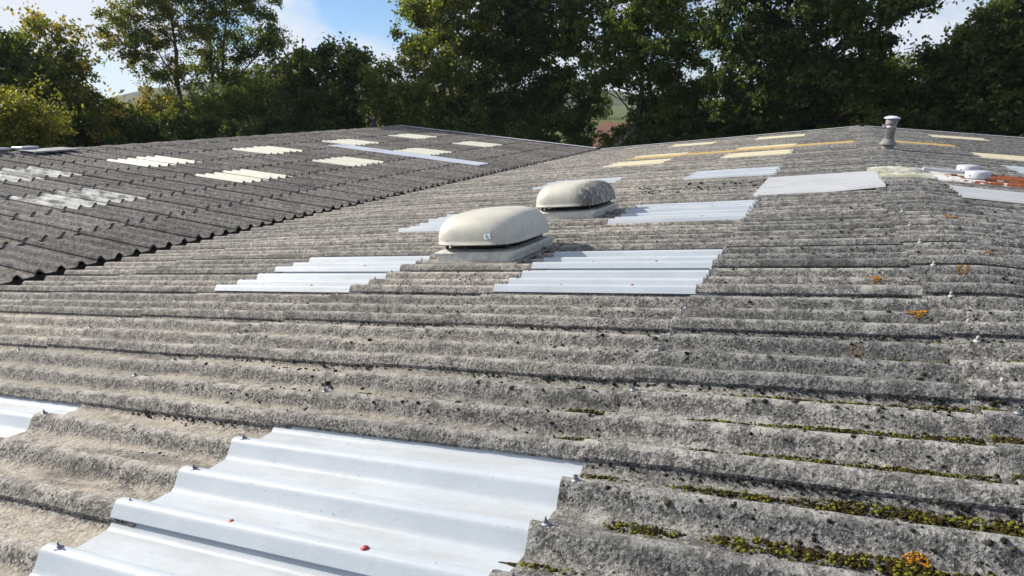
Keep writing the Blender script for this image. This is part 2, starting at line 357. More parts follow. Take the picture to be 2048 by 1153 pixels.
# ------------------------------------------------------------------ roof geometry
TAN_R, TAN_L = 0.0886, 0.1038
TH_R, TH_L = math.atan(TAN_R), math.atan(TAN_L)
ZR0 = ZC - 1.5174                            # height of the near roof's left slope at x = 0
XR = 1.239; ZRIDGE = ZR0 + TAN_R * XR        # its ridge
MOD = 1.016; PIT = MOD / 3; Y0 = 1.7035      # sheet cover width, corrugation pitch, first side lap
YG = 35.72                                   # far gable
XV = -11.19; ZV = ZR0 + TAN_R * XV + 0.12    # drip edge of the far roof over the valley
XL = -23.40; ZL = ZV + TAN_L * (XV - XL)     # its ridge
PITL = 0.345; MODL = 3 * PITL; YL0 = 6.475
LAPX = 0.16; OFF = 0.25
DEP = 0.086
def prof_cement(u):        # u in pitches from a crest, returns 0..1
    u = abs((u + 0.5) % 1.0 - 0.5); t = min(max((u - 0.03) / 0.255, 0), 1); return 1 - t * t * (3 - 2 * t)
def prof_grp(u):
    u = abs((u + 0.5) % 1.0 - 0.5)
    pts = [(0, 1.0), (0.05, 0.985), (0.082, 0.89), (0.215, 0.14), (0.262, 0.012), (0.5, 0.0)]
    for (a, p), (b, q) in zip(pts, pts[1:]):
        if u <= b: return p + (q - p) * (u - a) / (b - a)
    return 0
def prof_tin(u):           # small trapezoid ribs
    u = abs((u + 0.5) % 1.0 - 0.5); t = min(max((u - 0.12) / 0.1, 0), 1); return 1 - t
def sheet_mesh(name, L, mat, pitch, prof=prof_cement, ncor=3, near=-0.19, far=0.14, nseg=1, per=18, thick=0.014, depth=DEP, bend=None, jitter=0.0, lift=0.022, seed=0, zoff=0.0):
    """a corrugated sheet: x runs up the slope from the lower end, y across from the first crest, z out of the roof"""
    u = np.linspace(near, ncor + far, int(round((ncor + far - near) * per)) + 1)
    if prof is prof_grp:
        k = [a + s_ * b for a in range(-1, ncor + 2) for s_ in (-1, 1) for b in (0, 0.04, 0.06, 0.082, 0.105, 0.195, 0.228, 0.262, 0.29, 0.5)]
        u = np.array(sorted({near, ncor + far} | {round(q, 5) for q in k if near < q < ncor + far}))
    hh = np.array([prof(q) for q in u])
    z = (hh - 0.5) * depth + zoff
    z = z + lift * np.clip(1 - (u - near) / 0.9, 0, 1) - 0.008 * np.clip((u - (ncor - 0.35)) / 0.35, 0, 1)
    y = u * pitch
    if bend is None: xs = np.linspace(0, L, nseg + 1); bz = np.zeros(nseg + 1)
    else: xs, bz = bend
    n = len(u); k = len(xs)
    V = np.zeros((k, 2, n, 3)); V[:, :, :, 0] = xs[:, None, None]; V[:, :, :, 1] = y[None, None, :]
    V[:, 0, :, 2] = z[None, :] + bz[:, None]; V[:, 1, :, 2] = z[None, :] - thick + bz[:, None]
    if jitter > 0:
        r = np.random.default_rng(seed)
        J = r.normal(0, 1, (k, n)); J = (J + np.roll(J, 1, 0) + np.roll(J, 1, 1) + np.roll(J, -1, 0)) / 2
        S = r.normal(0, 1, (k // 9 + 3, n // 5 + 3)); ii = np.linspace(0, S.shape[0] - 1.001, k); jj = np.linspace(0, S.shape[1] - 1.001, n)
        a, b = ii.astype(int), jj.astype(int); fa, fb = (ii - a)[:, None], (jj - b)[None, :]
        SS = S[a][:, b] * (1 - fa) * (1 - fb) + S[a + 1][:, b] * fa * (1 - fb) + S[a][:, b + 1] * (1 - fa) * fb + S[a + 1][:, b + 1] * fa * fb
        D_ = jitter * (0.7 * J + 1.3 * SS); V[:, 0, :, 2] += D_; V[:, 1, :, 2] += D_
        V[0, :, :, 0] += r.normal(0, jitter * 0.8, n)[None, :]
        V[:, :, 0, 1] += r.normal(0, jitter * 0.5, k)[:, None]
    idx = np.arange(k * 2 * n).reshape(k, 2, n)
    T, B = idx[:, 0], idx[:, 1]
    q = lambda a, b, c, d: np.stack([a.ravel(), b.ravel(), c.ravel(), d.ravel()], -1)
    top = q(T[:-1, :-1], T[1:, :-1], T[1:, 1:], T[:-1, 1:]); bot = q(B[:-1, :-1], B[:-1, 1:], B[1:, 1:], B[1:, :-1])
    e0 = q(T[0, :-1], T[0, 1:], B[0, 1:], B[0, :-1]); e1 = q(T[-1, :-1], B[-1, :-1], B[-1, 1:], T[-1, 1:])
    s0 = q(T[:-1, 0], B[:-1, 0], B[1:, 0], T[1:, 0]); s1 = q(T[:-1, -1], T[1:, -1], B[1:, -1], B[:-1, -1])
    NV = k * 2 * n
    Fc = np.concatenate([top, bot] + [q_ + NV for q_ in (e0, e1, s0, s1)]); V = np.concatenate([V.reshape(-1, 3)] * 2); sm = np.zeros(len(Fc), bool); sm[:len(top) + len(bot)] = True
    H = np.broadcast_to(hh[None, None, :], (k, 2, n)).ravel(); H = np.concatenate([H, H])
    return np_mesh(name, V.reshape(-1, 3), Fc, mat, sm, {'h': ('POINT', H)})
def drift(y): return float(np.interp(y, [1.5, 6, 12, 22], [0.0, -0.07, -0.17, -0.24]))
ROWS = [-10.9, -9.20, -6.50, -4.52, -2.785, -0.915, 0.755]
def place(me, name, parent, x, y, th, L, side=1, zr=None, lift=0.018):
    """lower end at (x, y) on a slope; side +1 rises towards +x, -1 rises towards -x"""
    o = link(name, me, parent)
    if side > 0: z = ZR0 + TAN_R * x if zr is None else zr
    else: z = zr
    a = th - lift / (L + LAPX)
    if side > 0: o.rotation_euler = (0, -a, 0)
    else: o.rotation_euler = (0, 0, 0); o.rotation_euler = (0, a, 0)
    o.location = (x, y, z + lift)
    return o
near_roof = empty('factory_roof', (0, 18, 0))
tag(near_roof, 'pale grey corrugated roof with dark lichen and moss, white rooflights and the two domed ventilators', 'roof')
far_roof = empty('factory_roof', (-17, 20, 0))
tag(far_roof, 'darker corrugated roof slope beyond the valley, with cream rooflights and a pale verge', 'roof')
def P_(o, root):  # keep world placement when parenting to a root empty
    o.location = Vector(o.location) - root.location; return o

white = {(2, 0), (2, -1), (4, -2), (4, -1), (4, 0)} | {(r, j) for r in (2, 4) for j in (4, 5, 8, 9, 14, 15)}
sand = {(r, j) for r in (2, 4) for j in (20, 21, 24, 30, 31)}
orange = {(r, 23) for r in (2, 3, 4, 5)}
vents_at = {(3, 5), (3, 6), (3, 9)}
JMAX = 33
cache = {}
def get_sheet(kind, L, pitch, near=False, seed=0):
    key = (kind, round(L, 3), pitch, near, seed if near else 0)
    if key not in cache:
        mat = {'cement': M['cement'], 'dark': M['cement_dark'], 'white': M['white_grp'], 'sand': M['sand_grp'], 'orange': M['orange_grp'], 'cream': M['cream_grp'], 'flake': M['flake'], 'rust': M['rust']}[kind]
        pr = prof_grp if kind in ('white', 'sand', 'orange', 'cream') else prof_cement
        if near and pr is prof_cement:
            cache[key] = sheet_mesh('roof_sheet', L + LAPX, mat, pitch, pr, nseg=int(L / 0.025), per=22, jitter=0.0018, seed=seed)
        else:
            cache[key] = sheet_mesh('roof_sheet', L + LAPX, mat, pitch, pr, thick=0.004 if pr is prof_grp else 0.014, lift=0.024 if pr is prof_grp else 0.022)
    return cache[key]
for r in range(6):
    L = ROWS[r + 1] - ROWS[r]
    for j in range(-3, JMAX + 1):
        y = Y0 + j * MOD + OFF * PIT
        kind = 'white' if (r, j) in white else 'sand' if (r, j) in sand else 'orange' if (r, j) in orange else 'cement'
        nm = 'roof_sheet' if kind == 'cement' else 'rooflight'
        x = ROWS[r] + drift(y) * (0.5 if r == 5 else 1)
        nr = -1 <= j <= 3 and r >= 2 and kind == 'cement'
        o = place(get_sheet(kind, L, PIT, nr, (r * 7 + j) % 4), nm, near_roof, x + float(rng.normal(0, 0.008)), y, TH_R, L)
        P_(o, near_roof)
# ridge sheets: one piece, bent over the ridge
HALF = XR - 0.76
xb = np.linspace(-HALF - 0.02, HALF + 0.02, 17)
zb = ZRIDGE - TAN_R * np.sqrt(xb ** 2 + 0.12 ** 2) + 0.012
ridge_me = {}
for kind, mt in (('c', M['cement']), ('w', M['painted'])):
    ridge_me[kind] = sheet_mesh('ridge_sheet', 0, mt, PIT, prof_cement, bend=(xb, zb + 0.012), thick=0.009)
for j in range(-3, JMAX + 1):
    y = Y0 + j * MOD + OFF * PIT
    o = link('ridge_sheet', ridge_me['w' if j in (12, 13) else 'c'], near_roof); o.location = (XR + drift(y) * 0.25 + float(rng.normal(0, 0.006)), y, 0); P_(o, near_roof)
# the slope beyond the ridge
RROWS = [XR + HALF, 3.45, 5.35, 7.25, 9.15, 11.05, 13.7]
white_r = {(1, 15), (1, 16)}; sand_r = {(1, 20), (1, 19), (1, 29), (1, 30)}; orange_r = {(0, 23)}; rust_r = {(0, 12), (0, 13)}
rest = []
for r in range(6):
    L = RROWS[r + 1] - RROWS[r]
    for j in range(-3, JMAX + 1):
        y = Y0 + j * MOD + OFF * PIT
        kind = 'white' if (r, j) in white_r else 'sand' if (r, j) in sand_r else 'orange' if (r, j) in orange_r else 'rust' if (r, j) in rust_r else 'cement'
        xlow = RROWS[r + 1]; zlow = ZRIDGE - TAN_R * (xlow - XR)
        if r == 0 or kind != 'cement':
            nm = 'roof_sheet' if kind == 'cement' else 'rusty_sheet' if kind == 'rust' else 'rooflight'
            # rises towards -x: mirror by turning half a circle about z would flip the lap, so the mesh is mirrored in x
            key = ('m', kind, round(L, 3))
            if key not in cache:
                me = get_sheet(kind, L, PIT).copy(); co = np.zeros(len(me.vertices) * 3, np.float32); me.vertices.foreach_get('co', co)
                co[0::3] *= -1; me.vertices.foreach_set('co', co); me.flip_normals(); me.update(); cache[key] = me
            o = place(cache[key], nm, near_roof, xlow, y, TH_R, L, -1, zlow); P_(o, near_roof)
        else: rest.append((xlow, y, zlow, L))
def joined(name, items, th, kind, pitch, parent):
    """many sheets that hardly show, kept as real geometry in one part"""
    Vs, Fs, Hs, n0 = [], [], [], 0
    for x, y, z, L in items:
        me = get_sheet(kind, L, pitch); nv = len(me.vertices)
        co = np.zeros(nv * 3, np.float32); me.vertices.foreach_get('co', co); co = co.reshape(-1, 3) * np.array([-1, 1, 1])
        a = th - 0.014 / (L + LAPX); c, s = math.cos(a), math.sin(a)
        X = co[:, 0] * c + co[:, 2] * s; Z = -co[:, 0] * s + co[:, 2] * c
        Vs.append(np.stack([X + x, co[:, 1] + y, Z + z + 0.014], -1))
        lp = np.zeros(len(me.loops), np.int32); me.loops.foreach_get('vertex_index', lp); Fs.append(lp.reshape(-1, 4)[:, ::-1] + n0)
        h = np.zeros(nv, np.float32); me.attributes['h'].data.foreach_get('value', h); Hs.append(h); n0 += nv
    me = np_mesh(name, np.concatenate(Vs) - np.array(parent.location), np.concatenate(Fs), M['cement'] if kind == 'cement' else M['cement_dark'], False, {'h': ('POINT', np.concatenate(Hs))})
    return tag(link(name, me, parent), kind='stuff')
joined('roof_sheets', rest, TH_R, 'cement', PIT, near_roof)

# far roof (falls towards +x into the valley)
LROWS = [-22.55, -20.72, -18.85, -16.98, -15.08, -13.15, XV]
cream = {(r, j) for r in (1, 3) for j in (8, 9, 13, 14, 18, 19, 23, 24)}
flake = {(3, 3), (3, 4), (1, 5), (1, 4)}
for r in range(6):
    L = LROWS[r + 1] - LROWS[r]
    for j in range(-5, 28):
        y = YL0 + j * MODL + OFF * PITL
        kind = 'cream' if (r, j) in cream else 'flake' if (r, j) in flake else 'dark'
        key = ('m', kind, round(L, 3), 'L')
        if key not in cache:
            me = get_sheet(kind, L, PITL).copy(); co = np.zeros(len(me.vertices) * 3, np.float32); me.vertices.foreach_get('co', co)
            co[0::3] *= -1; me.vertices.foreach_set('co', co); me.flip_normals(); me.update(); cache[key] = me
        xlow = LROWS[r + 1]; zlow = ZV - TAN_L * (xlow - XV) - 0.04
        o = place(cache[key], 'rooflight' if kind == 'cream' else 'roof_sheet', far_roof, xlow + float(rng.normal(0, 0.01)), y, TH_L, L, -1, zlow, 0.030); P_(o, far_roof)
HL = XL * -1 - 22.55
xb = np.linspace(-HL - 0.02, HL + 0.02, 13); zb = ZL - 0.04 - TAN_L * np.sqrt(xb ** 2 + 0.10 ** 2) + 0.022
rl = sheet_mesh('ridge_sheet', 0, M['cement_dark'], PITL, prof_cement, bend=(xb, zb), thick=0.009)
for j in range(-5, 28):
    o = link('ridge_sheet', rl, far_roof); o.location = (XL, YL0 + j * MODL + OFF * PITL, 0); P_(o, far_roof)
# its hidden slope, one run of sheets
items = []
for j in range(-5, 28):
    y = YL0 + j * MODL + OFF * PITL; items.append((-36.0, y, ZL - 0.04 - TAN_L * 12.6, 11.8))
def joined_up(name, items, th, parent):
    Vs, Fs, Hs, n0 = [], [], [], 0
    for x, y, z, L in items:
        me = get_sheet('dark', L, PITL); nv = len(me.vertices); co = np.zeros(nv * 3, np.float32); me.vertices.foreach_get('co', co); co = co.reshape(-1, 3)
        c, s = math.cos(th), math.sin(th)
        Vs.append(np.stack([co[:, 0] * c - co[:, 2] * s + x, co[:, 1] + y, co[:, 0] * s + co[:, 2] * c + z], -1))
        lp = np.zeros(len(me.loops), np.int32); me.loops.foreach_get('vertex_index', lp); Fs.append(lp.reshape(-1, 4) + n0)
        h = np.zeros(nv, np.float32); me.attributes['h'].data.foreach_get('value', h); Hs.append(h); n0 += nv
    me = np_mesh(name, np.concatenate(Vs) - np.array(parent.location), np.concatenate(Fs), M['cement_dark'], False, {'h': ('POINT', np.concatenate(Hs))})
    return tag(link(name, me, parent), kind='stuff')
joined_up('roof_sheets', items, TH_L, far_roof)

# verges, walls, valley gutter
def slab(name, pts, th, mat, parent, off=(0, 0, 0)):
    """a flat polygon in xz extruded along y"""
    n = len(pts); V = [(x, 0, z) for x, z in pts] + [(x, th, z) for x, z in pts]
    Fc = [tuple(range(n)), tuple(range(2 * n - 1, n - 1, -1))] + [(k, k + n, (k + 1) % n + n, (k + 1) % n) for k in range(n)]
    o = MB().add(V, Fc).build(name, mat, parent); o.location = Vector(off) - parent.location; return o
def verge(x0, z0, x1, z1, y, parent, mat):
    a = math.atan2(z1 - z0, x1 - x0); L = math.hypot(x1 - x0, z1 - z0); b = MB()
    r = Matrix.Rotation(-a, 3, 'Y')
    b.box((0, 0, 0.085), (L, 0.24, 0.02), None, 0.004); b.box((0, 0.11, -0.01), (L, 0.012, 0.2), None)
    o = b.build('verge_trim', mat, parent); o.rotation_euler = (0, -a, 0); o.location = Vector(((x0 + x1) / 2, y, (z0 + z1) / 2)) - parent.location
ygl = YL0 + 28 * MODL
verge(XL + 0.05, ZL - 0.03, XV, ZV - 0.03, ygl, far_roof, M['pale_trim']); verge(-36, ZL - 0.03 - TAN_L * 12.6, XL - 0.05, ZL - 0.03, ygl, far_roof, M['pale_trim'])
ygr = Y0 + (JMAX + 1) * MOD
verge(-11.2, ZR0 + TAN_R * -11.2, XR - 0.1, ZRIDGE - 0.01, ygr, near_roof, M['pale_trim']); verge(XR + 0.1, ZRIDGE - 0.01, 13.7, ZRIDGE - TAN_R * (13.7 - XR), ygr, near_roof, M['pale_trim'])
zb_ = ZR0 + TAN_R * -11.4 - 0.12
gab_r = [(-11.3, 0), (13.5, 0), (13.5, ZRIDGE - TAN_R * 12.26 - 0.12), (XR, ZRIDGE - 0.12), (-11.3, zb_)]
gab_l = [(-35.8, 0), (-11.5, 0), (-11.5, ZV - 0.14), (XL, ZL - 0.16), (-35.8, ZL - TAN_L * 12.4 - 0.16)]
for y in (-1.2, YG - 0.55): slab('gable_wall', gab_r, 0.22, M['wall'], near_roof, (0, y, 0))
for y in (1.6, YG - 0.7): slab('gable_wall', gab_l, 0.22, M['wall'], far_roof, (0, y, 0))
b = MB(); b.box((13.4, 17, 1.6), (0.2, 35, 3.2)); o = b.build('side_wall', M['wall'], near_roof); o.location = -near_roof.location
b = MB(); b.box((-35.7, 18.5, 1.55), (0.2, 33, 3.1)); o = b.build('side_wall', M['wall'], far_roof); o.location = -far_roof.location
g = MB(); zg = ZR0 + TAN_R * -11.5
g.box((-11.5, 17.2, zg - 0.20), (0.7, 36.4, 0.012)); g.box((-11.85, 17.2, zg - 0.12), (0.012, 36.4, 0.17)); g.box((-11.15, 17.2, zg - 0.12), (0.012, 36.4, 0.15))
o = g.build('valley_gutter', M['lead'], far_roof); o.location = -far_roof.location

# ------------------------------------------------------------------ loose metal sheets over the roof (parts of it)
def metal(name, x0, x1, ylo, w, th_, zfun, mat, parent, ncor, depth=0.048, lift=0.06, tilt=0.0):
    L = math.hypot(x1 - x0, zfun(x1) - zfun(x0)); pit = w / (ncor + 0.4)
    me = sheet_mesh(name, L, mat, pit, prof_cement, ncor=ncor, near=-0.25, far=0.25, nseg=8, per=12, thick=0.003, depth=depth, jitter=0.0, lift=0.004)
    co = np.zeros(len(me.vertices) * 3, np.float32); me.vertices.foreach_get('co', co); co = co.reshape(-1, 3)
    co[:, 2] += tilt * np.clip(co[:, 0] / L, 0, 1) ** 2 * np.clip(1 - co[:, 1] / w, 0, 1)       # a lifted corner
    me.vertices.foreach_set('co', co.ravel())
    o = link(name, me, parent); a = math.atan2(zfun(x1) - zfun(x0), x1 - x0)
    o.rotation_euler = (0, -a, 0); o.location = Vector((x0, ylo + 0.25 * pit, zfun(x0) + lift)) - parent.location
    return o
zr_ = lambda x: ZR0 + TAN_R * x if x < XR else ZRIDGE - TAN_R * (x - XR)
zl_ = lambda x: ZV - TAN_L * (x - XV) - 0.04
o = metal('metal_sheet', -1.10, 0.82, 12.02, 1.42, TH_R, zr_, M['tin'], near_roof, 5, tilt=0.05)
o['label'] = 'ridged grey metal sheet with its near edge lifting'
metal('metal_sheet', -1.08, 0.80, 13.40, 1.40, TH_R, zr_, M['tin'], near_roof, 5, lift=0.066, tilt=0.03)
metal('metal_sheet', 1.74, 3.7, 11.45, 1.25, TH_R, zr_, M['tin'], near_roof, 4)
metal('metal_sheet', -19.3, -15.7, 23.85, 0.95, TH_L, zl_, M['white_tin'], far_roof, 4, depth=0.03, lift=0.07)
metal('metal_sheet', -15.9, -12.25, 23.83, 0.95, TH_L, zl_, M['white_tin'], far_roof, 4, depth=0.03, lift=0.078)

# ------------------------------------------------------------------ fixings
def bolt_mesh(mat, s=1.0, red=False):
    b = MB()
    if red: b.lathe([(0.012 * s, 0), (0.013 * s, 0.005 * s), (0.010 * s, 0.011 * s), (0.005 * s, 0.014 * s)], n=10); b.lathe([(0.017 * s, -0.002), (0.016 * s, 0.003 * s)], n=10)
    else:
        b.lathe([(0.021 * s, -0.004), (0.020 * s, 0.002 * s), (0.013 * s, 0.008 * s)], n=10)
        b.lathe([(0.0095 * s, 0.008 * s), (0.0095 * s, 0.018 * s)], n=6, smooth=False); b.lathe([(0.0045 * s, 0.018 * s), (0.0045 * s, 0.032 * s)], n=6)
    return b.mesh('bolt', mat)
bm_, br_ = bolt_mesh(M['bolt'], 0.95), bolt_mesh(M['red'], 1.2, True)
bw_ = MB().lathe([(0.021, -0.004), (0.019, 0.006), (0.013, 0.011)], n=10).lathe([(0.010, 0.011), (0.009, 0.030), (0.006, 0.036)], n=8).mesh('bolt', M['bolt_white'])
sites = []
for j in range(-2, 26):
    for r in range(1, 6):
        full = (r, j) in white or (r - 1, j) in white
        for k in range(3):
            if not full and (k + j + r) % 3 == 1: continue
            y = Y0 + j * MOD + OFF * PIT + k * PIT
            x = ROWS[r] + drift(y) + 0.075 + float(rng.normal(0, 0.006))
            sites.append((x, y, ZR0 + TAN_R * x + DEP / 2 + 0.015, 'b'))
    for (rr, jj) in list(white):
        if jj == j:
            for fr in (0.36, 0.72):
                x = ROWS[rr] + drift(Y0 + j * MOD) + fr * (ROWS[rr + 1] - ROWS[rr]); sites.append((x, Y0 + j * MOD + OFF * PIT, ZR0 + TAN_R * x + DEP / 2 + 0.018, 'r'))
    y = Y0 + j * MOD + OFF * PIT
    for k in (0, 2):
        x = 0.86; sites.append((x, y + k * PIT, ZR0 + TAN_R * x + DEP / 2 + 0.024, 'w' if rng.random() < .5 else 'b'))
for j in range(-3, 26):
    for r in range(1, 6):
        for k in (0, 2):
            y = YL0 + j * MODL + OFF * PITL + k * PITL; x = LROWS[r] - 0.08
            if math.hypot(x, y) < 24: sites.append((x, y, zl_(x) + DEP / 2 + 0.012, 'L'))
for q in range(3): pass
sites.sort(key=lambda s_: s_[0] ** 2 + s_[1] ** 2)
cnt = {}; tail = {'n': [], 'f': []}
for s_ in sites:
    key = 'f' if s_[3] == 'L' else 'n'; root = far_roof if key == 'f' else near_roof
    cnt[key] = cnt.get(key, 0) + 1
    if cnt[key] <= (270 if key == 'n' else 60):
        o = link('bolt', {'b': bm_, 'r': br_, 'w': bw_, 'L': bm_}[s_[3]], root); o.location = Vector(s_[:3]) - root.location
        o.rotation_euler = (float(rng.normal(0, 0.06)), -TH_R, float(rng.random() * 3))
    else: tail[key].append(s_)
for key, root in (('n', near_roof), ('f', far_roof)):
    b = MB()
    for s_ in tail[key]: b.lathe([(0.02, 0), (0.012, 0.012), (0.005, 0.04)], Vector(s_[:3]) - root.location, n=5)
    if tail[key]: tag(b.build('bolts', M['bolt'], root), kind='stuff')

# ------------------------------------------------------------------ roof ventilators
def sup(a, e, n=72):
    t = np.linspace(0, 2 * math.pi, n, endpoint=False); c, s = np.cos(t), np.sin(t)
    return a * np.sign(c) * np.abs(c) ** (2 / e), a * np.sign(s) * np.abs(s) ** (2 / e)
def ventilator(x, y, s, grimy, label, cap_sign):
    root = empty('roof_ventilator', (x, y, ZR0 + TAN_R * x + 0.055)); root.rotation_euler = (0, -TH_R, math.radians(-5)); root.scale = (s, s, s)
    tag(root, label, 'ventilator', 'domed ventilators on the roof')
    b = MB(); b.box((0, 0, -0.022), (1.26, 1.30, 0.012)); b.build('flashing', M['lead'], root)
    b = MB(); b.box((0, 0, 0.015), (1.04, 1.10, 0.15), None, 0.012); b.build('kerb', M['vent_base'], root)
    b = MB()                                                   # sloping tray on the kerb
    V = []; Fc = []
    for a, z in ((0.545, 0.045), (0.553, 0.085), (0.545, 0.100), (0.42, 0.122), (0.40, 0.10)):
        V += [(-a, -a, z), (a, -a, z), (a, a, z), (-a, a, z)]
    for i in range(4):
        for k in range(4): Fc.append((i * 4 + k, i * 4 + (k + 1) % 4, i * 4 + 4 + (k + 1) % 4, i * 4 + 4 + k))
    b.add(V, Fc); b.build('tray', M['vent_base'], root)
    b = MB(); b.lathe([(0.36, 0.10), (0.36, 0.20), (0.30, 0.26), (0.22, 0.36)], n=32); b.build('fan_housing', M['black'], root)
    for i in range(5):
        z = 0.125 + i * 0.024; a = 0.455 + i * 0.018; X, Yv = sup(a, 4.0, 40)
        MB().tube([(p, q, z) for p, q in zip(X, Yv)], 0.0045, 4, True).build('guard_ring', M['black'], root)
    for k in range(16):
        t = 2 * math.pi * (k + .5) / 16; c, s2 = math.cos(t), math.sin(t); q = lambda a: (a * math.copysign(abs(c) ** .5, c), a * math.copysign(abs(s2) ** .5, s2))
        p0, p1 = q(0.455), q(0.545); MB().tube([(*p0, 0.115), (*p1, 0.27)], 0.006, 4).build('guard_bar', M['black'], root)
    for sx in (-1, 1):
        for sy in (-1, 1): b = MB().box((sx * 0.43, sy * 0.43, 0.19), (0.03, 0.03, 0.17)); b.build('bracket', M['black'], root)
    # dome: rounded square, full shoulders, slightly flattened top
    n = 80; prof = [(0.580, 0.222), (0.598, 0.219), (0.602, 0.230), (0.592, 0.238)]
    for k in range(1, 19):
        t = k / 18 * math.pi / 2; prof.append((0.591 * max(0.0, math.cos(t)) ** 0.37 if k < 18 else 0.0, 0.24 + 0.325 * math.sin(t) ** 0.85))
    V, Fc = [], []
    for i, (r, z) in enumerate(prof):
        e = 3.9 - 1.1 * max(0, (z - 0.24) / 0.325) ** 2.0; X, Yv = sup(max(r, 0.001), e, n)
        V += [(p, q, z) for p, q in zip(X, Yv)]
    for i in range(len(prof) - 1):
        for k in range(n): Fc.append((i * n + k, i * n + (k + 1) % n, (i + 1) * n + (k + 1) % n, (i + 1) * n + k))
    inner = len(V)                                             # inside of the hood
    for r, z in ((0.578, 0.223), (0.56, 0.30), (0.47, 0.40), (0.24, 0.48), (0.001, 0.50)):
        X, Yv = sup(r, 4.0 if z < .4 else 2.6, n); V += [(p, q, z) for p, q in zip(X, Yv)]
    for i in range(4):
        for k in range(n): Fc.append((inner + i * n + k, inner + (i + 1) * n + k, inner + (i + 1) * n + (k + 1) % n, inner + i * n + (k + 1) % n))
    d = MB().add(V, Fc, True).build('dome', M['dome_grimy' if grimy else 'dome'], root)
    MB().tube([(p, q, 0.196) for p, q in zip(*sup(0.592, 3.9, 64))], 0.009, 6, True).build('rim', M['vent_base'], root)
    if not grimy:
        bb = MB().box((0.27, -0.598, 0.325), (0.085, 0.006, 0.062), Matrix.Rotation(math.radians(-10), 3, 'Y') @ Matrix.Rotation(math.radians(-9), 3, 'X'), 0.0)
        p = bb.build('badge', M['badge'], d)
        k = MB()
        arc = [(0.27 + 0.017 * math.cos(t), -0.6035, 0.325 + 0.017 * math.sin(t)) for t in np.linspace(0.9, 5.4, 14)]
        k.tube(arc, 0.0035, 4); k.build('badge_mark', M['black'], d)
    for t in ((-0.55, -0.52), (0.55, -0.52), (0.42, -0.60), (-0.30, -0.602)):
        MB().lathe([(0.012, 0), (0.008, 0.008)], (t[0], t[1], 0.25), n=8).build('screw', M['bolt'], root)
    d.location.z = -0.03
    return root
ventilator(-3.72, 7.66, 1.0, False, 'clean cream domed ventilator with a small white badge on its side', 1)
ventilator(-3.78, 10.93, 0.98, True, 'streaked cream domed ventilator, black grime down one end', 1)

# ------------------------------------------------------------------ flue and small roof fittings
root = empty('flue_pipe', (1.36, 21.0, ZRIDGE + 0.02)); tag(root, 'battered metal flue with a mushroom cowl standing on the roof ridge', 'flue')
root.rotation_euler = (0, math.radians(3), 0)
MB().lathe([(0.15, -0.05), (0.14, 0.16)], n=24).build('collar', M['lead'], root)
MB().lathe([(0.225, 0.13), (0.215, 0.15), (0.14, 0.25), (0.125, 0.28)], n=24).build('storm_skirt', M['lead'], root)
MB().lathe([(0.122, 0.2), (0.120, 0.56), (0.128, 0.565), (0.128, 0.60), (0.118, 0.605), (0.115, 0.66)], n=24).build('pipe', M['galv'], root)
MB().lathe([(0.09, 0.64), (0.085, 0.70), (0.06, 0.72)], n=20).build('inner_pipe', M['black'], root)
for k in range(4):
    a = k * math.pi / 2 + 0.5; MB().box((0.125 * math.cos(a), 0.125 * math.sin(a), 0.72), (0.05, 0.006, 0.2), Matrix.Rotation(a + math.pi / 2, 3, 'Z')).build('strap', M['galv'], root)
MB().lathe([(0.145, 0.655), (0.145, 0.66), (0.145, 0.78), (0.14, 0.785)], n=24).build('band', M['lead'], root)
MB().lathe([(0.195, 0.795), (0.2, 0.805), (0.17, 0.835), (0.10, 0.86), (0.02, 0.868)], n=28).build('cowl', M['badge'], root)
MB().box((-0.16, -0.05, 0.60), (0.10, 0.05, 0.07)).build('clamp', M['pale_trim'], root)
MB().box((-0.18, 0.0, -0.03), (0.75, 0.55, 0.05), None, 0.02).build('flashing', M['lead'], root)
def vent_cap(x, y, label):
    z = zr_(x) + 0.05; root = empty('vent_cap', (x, y, z)); tag(root, label, 'vent cap', 'round caps on the rusty sheet'); root.scale = (0.8, 0.8, 0.85)
    MB().lathe([(0.21, -0.04), (0.21, 0.03)], n=28).build('neck', M['lead'], root)
    MB().lathe([(0.235, 0.02), (0.24, 0.03), (0.24, 0.145), (0.225, 0.16), (0.12, 0.172), (0.02, 0.175)], n=32).build('lid', M['white_tin'], root)
    MB().box((-0.17, -0.17, 0.08), (0.02, 0.02, 0.03)).build('catch', M['black'], root)
vent_cap(2.40, 14.55, 'pale round metal cap on the rusty sheet, nearer the lifting metal sheets')
vent_cap(2.43, 15.75, 'pale round metal cap on the rusty sheet, nearer the mushroom-topped flue')
b = MB(); b.box((0, 0, 0.05), (0.75, 0.10, 0.06), None, 0.01); o = b.build('metal_bar', M['white_tin'])
o.location = (1.95, 14.9, zr_(1.95) + 0.06); o.rotation_euler = (0, TH_R, 0.05); tag(o, 'short pale metal bar lying beside the round roof caps', 'bar')
